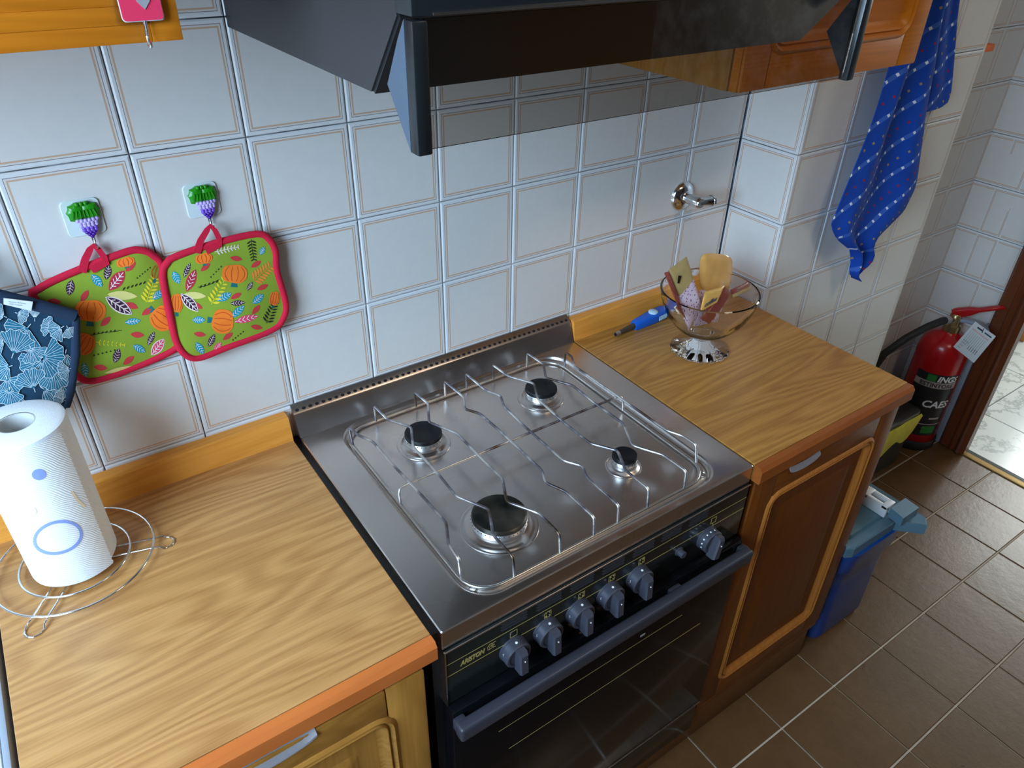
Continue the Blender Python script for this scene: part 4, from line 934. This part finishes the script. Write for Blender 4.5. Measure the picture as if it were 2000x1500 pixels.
# loose end sheet wrapping the front, with a torn edge
mb = MB(); g = []; nz = 60
for k in range(30):
    a = math.radians(-215+k*(-46+215)/29); lift = 0.0010+0.0050*max(0, (k-20)/9)**1.4
    g.append((a, lift))
for j in range(nz+1):
    z = -0.0365+0.2255*j/nz
    for k, (a, lift) in enumerate(g):
        aa = a+(0.022*((j % 2)) if k == len(g)-1 else 0); r = R0*rmod(3, aa)+lift
        mb.v.append((RC[0]+r*math.cos(aa), RC[1]+r*math.sin(aa), z))
n = len(g)
for j in range(nz):
    for k in range(n-1): mb.f.append([j*n+k, j*n+k+1, (j+1)*n+k+1, (j+1)*n+k]); mb.m.append(0)
sheet = mb.build('end_sheet', M['paper'], t, 60, False)
RN = ['lavender', 'peach']
d = Decal([roll, sheet], RN, 0.0006)
cx, cy = 113, 1050
o1 = [(cx+46*math.cos(2*PI*k/36)-2*math.sin(2*PI*k/36), cy+31*math.sin(2*PI*k/36)-5*math.cos(2*PI*k/36)) for k in range(37)]
d.line(o1, 6, 'lavender'); d.done('ring_print', sheet, [M[k] for k in RN])
d = Decal([roll, sheet], RN, 0.0006); d.poly([(76+14*math.cos(2*PI*k/16), 927+11*math.sin(2*PI*k/16)) for k in range(16)], 'lavender'); d.done('dot_print', sheet, [M[k] for k in RN])
d = Decal([roll, sheet], RN, 0.0006); d.poly([(60+12*math.cos(2*PI*k/14), 1000+10*math.sin(2*PI*k/14)) for k in range(14)], 'peach'); d.done('dot_print', sheet, [M[k] for k in RN])
d = Decal([roll, sheet], RN, 0.0006); d.line([(140, 960), (150, 975), (165, 990)], 5, 'peach'); d.done('dot_print', sheet, [M[k] for k in RN])

# ------------------------------------------------------------------ tap on the wall
t = thing('wall_valve', 'chrome water valve with round flange on the tiles above the bowl', 'valve', (0.891, 0, 0.202))
vx, vz = 0.891, 0.2005
mb = MB(); mb.lathe([(0.032, 0.0001), (0.032, 0.002), (0.029, 0.007), (0.020, 0.012), (0.013, 0.014), (0.0, 0.014)], (vx, 0, vz), 40, axis=(0, -1, 0)); mb.build('flange', M['chrome'], t, 40)
mb = MB(); mb.lathe([(0.011, 0.013), (0.011, 0.040), (0.0125, 0.041), (0.0125, 0.052), (0.010, 0.056), (0, 0.056)], (vx, 0, vz), 24, axis=(0, -1, 0)); mb.build('body', M['chrome'], t, 40)
mb = MB(); mb.tube([(vx, -0.046, vz), (vx+0.014, -0.048, vz-0.001), (vx+0.022, -0.050, vz-0.001), (vx+0.036, -0.051, vz-0.002)], [0.0105, 0.0095, 0.009, 0.0115], 14); mb.tube([(vx+0.035, -0.051, vz-0.002), (vx+0.040, -0.0515, vz-0.002)], [0.0125, 0.0125], 14); mb.build('spout', M['chrome'], t, 40)
mb = MB(); mb.lathe([(0.0085, 0), (0.0085, 0.001), (0, 0.001)], (vx+0.0401, -0.0515, vz-0.002), 12, axis=(1, 0, 0)); mb.build('outlet', M['cap'], t, 40)

# ------------------------------------------------------------------ glass bowl with packets
BC = (0.793, -0.197)
t = thing('glass_bowl', 'footed cut-glass bowl of wrapped snacks on the right worktop', 'bowl', (BC[0], BC[1], -0.05))
outer = [(0.0, -0.0495), (0.055, -0.0495), (0.060, -0.0475), (0.0595, -0.0445), (0.045, -0.0395), (0.028, -0.0335), (0.0195, -0.027), (0.0185, -0.022), (0.024, -0.016)]
curve = [(0.024, -0.016), (0.042, -0.006), (0.062, 0.010), (0.079, 0.031), (0.090, 0.055), (0.0955, 0.074)]
for i in range(1, 13):
    x = i/12*(len(curve)-1); k = min(len(curve)-2, int(x)); f = x-k
    outer.append((curve[k][0]*(1-f)+curve[k+1][0]*f, curve[k][1]*(1-f)+curve[k+1][1]*f))
nf_ = len(outer); outer += [(0.0975, 0.082), (0.0978, 0.0865)]
inner = [(0.0960, 0.0885), (0.0940, 0.087), (0.0915, 0.074), (0.085, 0.055), (0.073, 0.032), (0.056, 0.012), (0.036, -0.002), (0.016, -0.009), (0.0, -0.0105)]
def bmod(i, a):
    if i in (2, 3): return 1+0.018*math.cos(16*a)
    if 4 <= i <= 6: return 1+0.028*math.cos(16*a)
    if 9 <= i < nf_: return 1+0.009*math.cos(24*a+(i % 2)*PI)*(1.0 if i < nf_-1 else 0.3)
    return 1
mb = MB(); mb.lathe(outer+inner, (BC[0], BC[1], 0), 96, mod=bmod); mb.build('bowl', M['crystal'], t, 30)

def packet(name, label, corners, depth_ax, thick, mat, mat2=None, split=None, bulge=0.4, rnd_=0.0):
    """a wrapped flat packet: four pixel corners on a plane, swollen in the middle"""
    P = [at(u, v, *depth_ax[i]) if isinstance(depth_ax, list) else at(u, v, *depth_ax) for i, (u, v) in enumerate(corners)]
    nrm = (P[1]-P[0]).cross(P[3]-P[0]).normalized()
    if nrm.dot(CAM-P[0]) < 0: nrm = -nrm
    N = 12; mb = MB(); C0 = sum(P, Vector())/4
    for sgn in (1, -1):
        b = len(mb.v)
        for j in range(N+1):
            for i in range(N+1):
                u, v = i/N, j/N
                q = P[0]*(1-u)*(1-v)+P[1]*u*(1-v)+P[2]*u*v+P[3]*(1-u)*v
                q = C0+(q-C0)*(1-rnd_*(abs(2*u-1)*abs(2*v-1))**3)
                e = (max(0.0, 1-abs(2*u-1)**4)*max(0.0, 1-abs(2*v-1)**4))**bulge
                cr = 0.0006*math.sin(u*37+v*11)+0.0005*math.sin(v*41-u*17)
                mb.v.append(tuple(q+nrm*(sgn*(thick/2*e+0.0002)+cr*e)))
        for j in range(N):
            for i in range(N):
                f = [b+j*(N+1)+i, b+j*(N+1)+i+1, b+(j+1)*(N+1)+i+1, b+(j+1)*(N+1)+i]
                mb.f.append(f if sgn > 0 else f[::-1]); mb.m.append(1 if (split and (j+0.5)/N > split) else 0)
    t = tag(mb.build(name, [mat]+([mat2] if mat2 else []), None, 60), label, 'snack', 'wrapped snacks in the glass bowl')
    return t, P, nrm
def zed(y): return ('y', y)
pk, P, nr = packet('snack_packet', 'clear-wrapped golden rusk standing upright at the back of the bowl', [(1366, 492), (1434, 499), (1425, 575), (1366, 570)], ('y', -0.178), 0.014, M['rusk'], rnd_=0.16)
pk, P, nr = packet('snack_packet', 'lilac dotted packet under the golden rusk at the bowl centre', [(1366, 566), (1422, 562), (1402, 632), (1352, 640)], [zed(-0.178), zed(-0.178), zed(-0.196), zed(-0.196)], 0.008, M['lilacwrap'])
pk, P, nr = packet('snack_packet', 'tan wafer packet with lilac dotted lower half at bowl left', [(1305, 528), (1341, 501), (1370, 594), (1344, 646)], [zed(-0.185), zed(-0.185), zed(-0.202), zed(-0.202)], 0.012, M['wafer'], M['lilacwrap'], 0.45)
mb = MB(); c_ = at(1327, 545, 'y', -0.196); mb.add([tuple(at(u, v, 'y', -0.1965)) for u, v in ((1325, 538), (1331, 539), (1327, 554), (1323, 553))], [(0, 1, 2, 3)]); mb.build('black_mark', M['cap'], pk, 0, False)
packet('snack_packet', 'russet packet standing along the left rim of the bowl', [(1297, 533), (1306, 530), (1341, 624), (1326, 604)], [zed(-0.183), zed(-0.187), zed(-0.21), zed(-0.205)], 0.008, M['choc'])
pk, P, nr = packet('snack_packet', 'gold and russet packet lying across the front of the bowl', [(1376, 570), (1415, 558), (1400, 592), (1366, 612)], [zed(-0.205), zed(-0.200), zed(-0.218), zed(-0.222)], 0.006, M['goldlabel'], M['choc'], 0.92)
text_obj('coffee', 0.30, lambda x, y, z: P[3]*(1-min(1, x*0.95+0.1))+P[2]*min(1, x*0.95+0.1)+(P[0]-P[3])*(0.22+y)+nr*0.0042, M['ink'], 'lettering', pk, 0.3, 0.01)
packet('snack_packet', 'long russet packet leaning on the right side of the bowl', [(1416, 560), (1428, 572), (1385, 636), (1368, 622)], [zed(-0.197), zed(-0.200), zed(-0.215), zed(-0.212)], 0.010, M['choc'])
packet('snack_packet', 'crumpled brown clear-ended packet sticking to the bowl right rim', [(1426, 566), (1462, 550), (1470, 566), (1432, 582)], [zed(-0.190), zed(-0.180), zed(-0.188), zed(-0.200)], 0.008, M['choc'], M['wafer'], 0.6)

# ------------------------------------------------------------------ gas lighter
A = Vector((0.676, -0.066, -0.0425)); B = Vector((0.846, -0.050, -0.038))
ax = (B-A).normalized(); t = thing('gas_lighter', 'blue gas lighter lying against the right wooden upstand', 'lighter', (0.76, -0.06, -0.05))
w = Vector((0, 0, 1)); w = (w-ax*w.dot(ax)).normalized(); sd = ax.cross(w)
mb = MB(); LL = []
for s, hw, hh in ((0.056, 0.0085, 0.0075), (0.062, 0.0105, 0.010), (0.090, 0.0125, 0.011), (0.115, 0.0145, 0.0115), (0.150, 0.0145, 0.0115), (0.165, 0.011, 0.009)):
    c = A+ax*s; LL.append([tuple(c+sd*(x*hw)+w*(z*hh)) for x, z in rrect(-1, 1, -1, 1, 0.45, 3)])
mb.loft(LL); mb.build('grip', M['lighterblue'], t, 40)
mb = MB(); mb.tube([A+ax*0.010, A+ax*0.057], [0.0046, 0.0070], 14); mb.build('nozzle_tube', M['lightergrey'], t, 50)
mb = MB(); mb.tube([A, A+ax*0.012], [0.0056, 0.0054], 14); mb.tube([A-ax*0.0003, A+ax*0.001], 0.004, 10, mi=1); mb.build('nozzle_tip', [M['rod'], M['cap']], t, 50)
mb = MB(); cc = A+ax*0.118+w*0.0105-sd*0.000; mb.lathe([(0.0105, -0.002), (0.0105, 0.0035), (0.0085, 0.005), (0, 0.005)], cc, 24, axis=w); mb.build('button', M['lighterwhite'], t, 40)
mb = MB()
cs = -1 if sd.y > 0 else 1
for k in range(5):
    c = A+ax*(0.126+k*0.0052)+sd*(cs*0.0148); mb.loft([[tuple(c+ax*a+w*b+sd*(cs*e)) for a, b in ((-0.0018, -0.006), (0.0018, -0.006), (0.0018, 0.0045), (-0.0018, 0.0045))] for e in (-0.002, 0.0008)])
mb.build('price_label', M['lighterwhite'], t, 0)

# ------------------------------------------------------------------ towel
def towel():
    t = thing('tea_towel', 'blue tea towel with white dashes hanging right of the wall cabinet', 'towel', (1.33, -0.2, 0.1))
    sdir = (at(1835, 69, 'y', -0.2)-at(1724, 192, 'y', -0.2)).normalized(); tdir = Vector((-sdir.z, 0, sdir.x))
    def sheet(left, right, y0, amp, nf, ph, name, depthfn=None):
        def interp(L, f):
            tot = [0]
            for a, b in zip(L, L[1:]): tot.append(tot[-1]+math.hypot(b[0]-a[0], b[1]-a[1]))
            x = f*tot[-1]
            for i in range(len(L)-1):
                if x <= tot[i+1] or i == len(L)-2:
                    k = (x-tot[i])/max(1e-9, tot[i+1]-tot[i]); return (L[i][0]+(L[i+1][0]-L[i][0])*k, L[i][1]+(L[i+1][1]-L[i][1])*k)
        NJ, NI = 60, 36; mb = MB(); uv = []
        for lay in (0, 1):
            for j in range(NJ+1):
                l = interp(left, j/NJ); r = interp(right, j/NJ)
                for i in range(NI+1):
                    k = i/NI; p = at(l[0]+(r[0]-l[0])*k, l[1]+(r[1]-l[1])*k, 'y', y0)
                    edge = min(1, 5*k, 5*(1-k))
                    fold = -amp*edge*math.cos(2*PI*nf*(k-0.5)+ph)+amp*0.3*math.sin(9*j/NJ+5*k)
                    uv.append((p.dot(sdir)+0.02*fold/0.01*0.1, p.dot(tdir)))
                    mb.v.append((p.x, p.y+fold+(0.0022 if lay else 0), p.z))
            b = lay*(NJ+1)*(NI+1)
            for j in range(NJ):
                for i in range(NI):
                    f = [b+j*(NI+1)+i, b+j*(NI+1)+i+1, b+(j+1)*(NI+1)+i+1, b+(j+1)*(NI+1)+i]
                    mb.f.append(f if lay == 0 else f[::-1]); mb.m.append(0)
        H = (NJ+1)*(NI+1)
        rimv = [i for i in range(NI+1)]+[j*(NI+1)+NI for j in range(1, NJ+1)]+[NJ*(NI+1)+i for i in range(NI-1, -1, -1)]+[j*(NI+1) for j in range(NJ-1, 0, -1)]
        for a, c in zip(rimv, rimv[1:]+rimv[:1]): mb.f.append([a, c, c+H, a+H]); mb.m.append(0)
        mb.uv = uv; mb.build(name, M['towel'], t, 70)
    sheet([(1822, -160), (1800, -60), (1772, 30), (1735, 132), (1700, 240), (1665, 338), (1628, 440), (1632, 458), (1642, 472), (1664, 490), (1666, 510), (1660, 535), (1672, 546)],
          [(1880, -160), (1862, -60), (1846, 30), (1832, 120), (1808, 222), (1795, 300), (1788, 350), (1784, 368), (1764, 412), (1714, 466), (1708, 482), (1710, 500), (1704, 514), (1680, 532), (1672, 546)], -0.200, 0.015, 1.25, PI*0.8, 'front_fold')
    sheet([(1850, -160), (1838, -60), (1822, 40), (1812, 120), (1802, 215)], [(1895, -160), (1884, -60), (1870, 40), (1863, 120), (1858, 180), (1852, 200), (1838, 211), (1808, 220)], -0.183, 0.003, 1.5, 0.6, 'rear_fold')
towel()
mb = MB(); mb.box(1.6815, 1.726, -0.148, -0.130, 0.441, 0.457, bev=0.002); tag(mb.build('plastic_peg', M['orange']), 'small orange plastic peg sticking out of the tiled pillar edge', 'peg')

# ------------------------------------------------------------------ fire extinguisher
EX, EY, ER = 2.142, -0.134, 0.078
t = thing('fire_extinguisher', 'red fire extinguisher with black hose in the tiled corner by the door', 'extinguisher', (EX, EY, FL))
mb = MB(); mb.lathe([(0.070, 0.0), (ER, 0.008), (ER, 0.365), (0.076, 0.390), (0.068, 0.413), (0.052, 0.430), (0.030, 0.440), (0.026, 0.448), (0, 0.448)], (EX, EY, FL), 48); eb = mb.build('cylinder', M['ext_red'], t, 50)
mb = MB(); mb.lathe([(0.082, 0.0005), (0.084, 0.004), (0.084, 0.03), (0.081, 0.035), (0.0785, 0.035), (0.0785, 0.0005)], (EX, EY, FL), 48, closed=True); mb.build('base_ring', M['ext_black'], t, 40)
mb = MB(); mb.lathe([(0.026, 0.446), (0.027, 0.452), (0.027, 0.470), (0.020, 0.475), (0.018, 0.505), (0.014, 0.51), (0, 0.51)], (EX, EY, FL), 24); mb.tube([(EX-0.015, EY, FL+0.492), (EX-0.044, EY+0.004, FL+0.497)], [0.009, 0.010], 12); mb.build('valve', M['brass'], t, 40)
mb = MB(); V = Vector((EX, EY, FL+0.513)); H_ = V+Vector((0.06, -0.105, 0.052)); dd = (H_-V).normalized(); sdv = dd.cross(Vector((0, 0, 1))).normalized(); upv = sdv.cross(dd)
LL = []
for s, hw, hh in ((-0.016, 0.010, 0.012), (0.0, 0.012, 0.015), (0.035, 0.012, 0.013), (0.06, 0.010, 0.006), (0.11, 0.011, 0.005), (0.128, 0.011, 0.004), (0.136, 0.010, 0.006)):
    c = V+dd*s+Vector((0, 0, -0.012 if s > 0.132 else 0)); LL.append([tuple(c+sdv*(x*hw)+upv*(z*hh)) for x, z in rrect(-1, 1, -1, 1, 0.35, 2)])
mb.loft(LL); mb.build('lever', M['ext_red'], t, 40)
mb = MB(); d2 = Vector((0.045, -0.105, 0.004)).normalized(); V2 = Vector((EX, EY, FL+0.490)); LL = []
for s, hw, z, hh in ((0.012, 0.010, 0.0, 0.006), (0.03, 0.012, 0.003, 0.005), (0.07, 0.012, 0.002, 0.004), (0.10, 0.012, -0.010, 0.004), (0.108, 0.011, -0.022, 0.004)):
    c = V2+d2*s+Vector((0, 0, z)); LL.append([tuple(c+sdv*(x*hw)+upv*(q*hh)) for x, q in rrect(-1, 1, -1, 1, 0.35, 2)])
mb.loft(LL); mb.build('carry_handle', M['greyblue'], t, 40)
hs = [(EX-0.040, EY+0.004, FL+0.496), (EX-0.075, EY+0.008, FL+0.500), (EX-0.13, EY+0.02, FL+0.490), (EX-0.19, EY+0.045, FL+0.455), (EX-0.235, EY+0.075, FL+0.395), (EX-0.26, EY+0.09, FL+0.31), (EX-0.262, EY+0.095, FL+0.21), (EX-0.25, EY+0.095, FL+0.13)]
mb = MB(); mb.tube(hs, 0.0125, 12); mb.build('hose', M['ext_black'], t, 60)
mb = MB(); mb.tube([(EX-0.038, EY+0.004, FL+0.496), (EX-0.058, EY+0.006, FL+0.499)], 0.014, 14); mb.build('hose_collar', M['silver'], t, 40)
# label wrapped on the cylinder, facing the room
LA = math.atan2(CAM.y-EY, CAM.x-EX)+0.22
def cyl(a, z, r): return (EX+r*math.cos(a), EY+r*math.sin(a), FL+z)
def band(z0, z1, a0, a1, r, mat, name, par):
    mb = MB(); n = 20
    mb.loft([[cyl(LA+a0+(a1-a0)*k/n, z, rr) for z, rr in ((z0, r), (z1, r), (z1, ER+0.0001), (z0, ER+0.0001))] for k in range(n+1)])
    return mb.build(name, mat, par, 60)
lab = band(0.065, 0.315, -0.85, 0.95, ER+0.0006, M['lab_dark'], 'printed_label', eb)
lab['label'] = 'dark printed label with white lettering'
band(0.262, 0.285, -0.85, 0.95, ER+0.0009, M['lab_grey'], 'title_band', lab); band(0.112, 0.115, -0.85, 0.95, ER+0.0009, M['lab_grey'], 'fine_band', lab)
band(0.286, 0.312, -0.38, -0.02, ER+0.0009, M['lab_green'], 'green_panel', lab); band(0.075, 0.105, 0.15, 0.75, ER+0.0009, M['lab_green'], 'green_panel', lab); band(0.135, 0.142, 0.30, 0.75, ER+0.0009, M['lab_grey'], 'fine_band', lab)
def ctext(body, size, a, z, mat, nm, sh=0.0, bo=0.0): text_obj(body, size, lambda x, y, zz: cyl(LA+a+x/ER, z+y, ER+0.0013), mat, nm, lab, sh, bo)
ctext('INGS', 0.030, 0.02, 0.289, M['white'], 'lettering', 0.2, 0.001); ctext('ESTINTORE', 0.021, -0.60, 0.266, M['lab_dark'], 'lettering', 0, 0.0006); ctext('CAES', 0.038, -0.22, 0.185, M['white'], 'lettering', 0.15, 0.001)
# inspection tag
TXP = 2.085
Q = [at(u, v, 'x', TXP) for u, v in ((1905, 628), (1945, 657), (1902, 709), (1862, 677))]
t = thing('inspection_tag', 'white printed inspection card tied to the fire extinguisher', 'tag', tuple(sum(Q, Vector())/4))
mb = MB(); mb.loft([[tuple(p+Vector((e, 0, 0))) for p in Q] for e in (-0.0004, 0.0004)]); cd_ = mb.build('card', M['card'], t, 0)
def tq(a, b): return Q[0]*(1-a)*(1-b)+Q[1]*a*(1-b)+Q[2]*a*b+Q[3]*(1-a)*b+Vector((-0.0007, 0, 0))
mb = MB()
def tbox(a0, a1, b0, b1, mi): mb.add([tq(a0, b0), tq(a1, b0), tq(a1, b1), tq(a0, b1)], [(0, 1, 2, 3)], mi)
tbox(0.22, 0.48, 0.07, 0.12, 0); tbox(0.58, 0.9, 0.08, 0.12, 0); tbox(0.1, 0.9, 0.19, 0.24, 1)
for k in range(9): tbox(0.12+k*0.085, 0.128+k*0.085, 0.28, 0.72, 0); 
for k in range(7): tbox(0.10, 0.36-0.02*k, 0.62+k*0.045, 0.63+k*0.045, 1 if k % 2 else 0)
for k in range(5): tbox(0.45+k*0.09, 0.47+k*0.09, 0.66, 0.80, 0)
mb.build('print', [M['ink'], M['cardpink']], cd_, 0, False)
mb = MB(); c_ = tq(0.5, 0.14); mb.tube([c_+Vector((-0.001, 0, 0)), c_+Vector((-0.002, 0, 0.014)), Vector((EX+0.03, EY-0.06, FL+0.488))], 0.0012, 6); mb.build('tie', M['ext_black'], t, 50)

# ------------------------------------------------------------------ food waste bin
t = thing('waste_bin', 'blue food waste bin with grey-teal lid beside the right base cabinet', 'bin', (1.18, -0.42, FL))
def brect(x0, x1, y0, y1, r, z): return [(x, y, z) for x, y in rrect(x0, x1, y0, y1, r, 5)]
mb = MB()
mb.loft([brect(1.085, 1.298, -0.500, -0.300, 0.03, FL+0.001), brect(1.080, 1.300, -0.506, -0.300, 0.035, FL+0.02), brect(1.066, 1.292, -0.508, -0.290, 0.035, FL+0.20), brect(1.060, 1.284, -0.514, -0.285, 0.035, FL+0.275), brect(1.052, 1.280, -0.526, -0.280, 0.035, FL+0.290), brect(1.046, 1.276, -0.536, -0.278, 0.03, FL+0.366)])
mb.build('body', M['bin_blue'], t, 40)
mb = MB()
rim = [(1.034, -0.519), (1.050, -0.528), (1.212, -0.530), (1.262, -0.580), (1.284, -0.565), (1.286, -0.530), (1.286, -0.290), (1.27, -0.272), (1.06, -0.272), (1.034, -0.29)]
ins = [(1.056, -0.500), (1.064, -0.504), (1.206, -0.506), (1.232, -0.532), (1.255, -0.545), (1.262, -0.520), (1.262, -0.31), (1.252, -0.296), (1.075, -0.296), (1.056, -0.31)]
mb.loft([[(x, y, FL+0.366) for x, y in rim], [(x, y, FL+0.393) for x, y in rim], [(x, y, FL+0.396) for x, y in [(a*0.98+1.17*0.02, b*0.98-0.42*0.02) for a, b in rim]], [(x, y, FL+0.390) for x, y in ins]])
mb.build('rim', M['bin_grey'], t, 20)
mb = MB(); mb.loft([brect(1.062, 1.236, -0.502, -0.300, 0.015, FL+0.3905), brect(1.066, 1.232, -0.498, -0.304, 0.015, FL+0.3965)]); mb.build('lid', M['bin_teal'], t, 30)
mb = MB(); mb.loft([[(x, y, z) for x, y in ((1.200, -0.546), (1.266, -0.546), (1.270, -0.508), (1.208, -0.508))] for z in (FL+0.397, FL+0.4245)]); mb.build('lid_catch', M['bin_grey'], t, 0)
mb = MB()
mb.box(1.193, 1.203, -0.507, -0.31, FL+0.397, FL+0.430, bev=0.002); mb.box(1.219, 1.229, -0.507, -0.31, FL+0.397, FL+0.430, bev=0.002)
for y in (-0.507, -0.455, -0.40, -0.33): mb.box(1.193, 1.229, y, y+0.016, FL+0.42, FL+0.431, bev=0.002)
mb.build('grip_bar', M['bin_white'], t)
t.location.x += 0.008

# black storage box with a yellow cloth
t = thing('storage_box', 'low black storage box on the floor left of the fire extinguisher', 'box', (1.84, -0.11, FL))
mb = MB(); mb.loft([brect(1.70, 1.975, -0.192, -0.02, 0.012, FL+0.0005), brect(1.69, 1.985, -0.198, -0.014, 0.012, FL+0.205)]); mb.build('tub', M['black_box'], t, 30)
mb = MB(); mb.loft([brect(1.686, 1.990, -0.203, -0.010, 0.014, FL+0.206), brect(1.686, 1.990, -0.203, -0.010, 0.014, FL+0.222), brect(1.696, 1.980, -0.193, -0.020, 0.014, FL+0.228)]); mb.build('lid', M['black_box'], t, 30)
mb = MB(); N = 16; top = []; bot = []
for k in range(N+1):
    x = 1.70+0.292*k/N; top.append((x, FL+0.207)); bot.append((x, FL+0.125+0.018*math.sin(k*0.9)+0.05*(k/N)**6))
LL = []
for (x, z), (_, zb) in zip(top, bot):
    w_ = 0.002*math.sin(x*60)
    LL.append([(x, -0.2035+w_*0.3, z), (x, -0.2105+w_, z-0.006), (x, -0.2090+w_, zb), (x, -0.2065+w_, zb), (x, -0.2065+w_*0.5, z-0.008)])
mb.loft(LL); tag(mb.build('cleaning_cloth', M['yellow'], None, 60), 'yellow cloth hanging over the front of the low black box', 'cloth')

# furniture glimpsed in the hall, appliance at the left end
t = thing('hall_bench', 'light brown wooden furniture end standing on the white hall floor', 'furniture', (3.45, 0.12, FL))
mb = MB(); mb.box(3.22, 3.75, -0.03, 0.35, FL+0.001, FL+0.42, bev=0.004); mb.build('body', M['hallwood'], t)
mb = MB(); mb.box(3.20, 3.77, -0.045, 0.36, FL+0.4205, FL+0.445, bev=0.004); mb.build('top', M['hallwood'], t)
t = thing('kitchen_appliance', 'white enamelled appliance with grey edge left of the pale worktop', 'appliance', (-0.78, -0.28, FL))
mb = MB(); mb.box(-1.08, -0.4850, -0.52, -0.03, FL+0.0005, -0.056, bev=0.004); mb.build('body', M['appliance'], t)
mb = MB(); mb.box(-0.4848, -0.4775, -0.52, -0.03, -0.85, -0.0575, bev=0.001); mb.build('side_edge', M['trimgrey'], t)
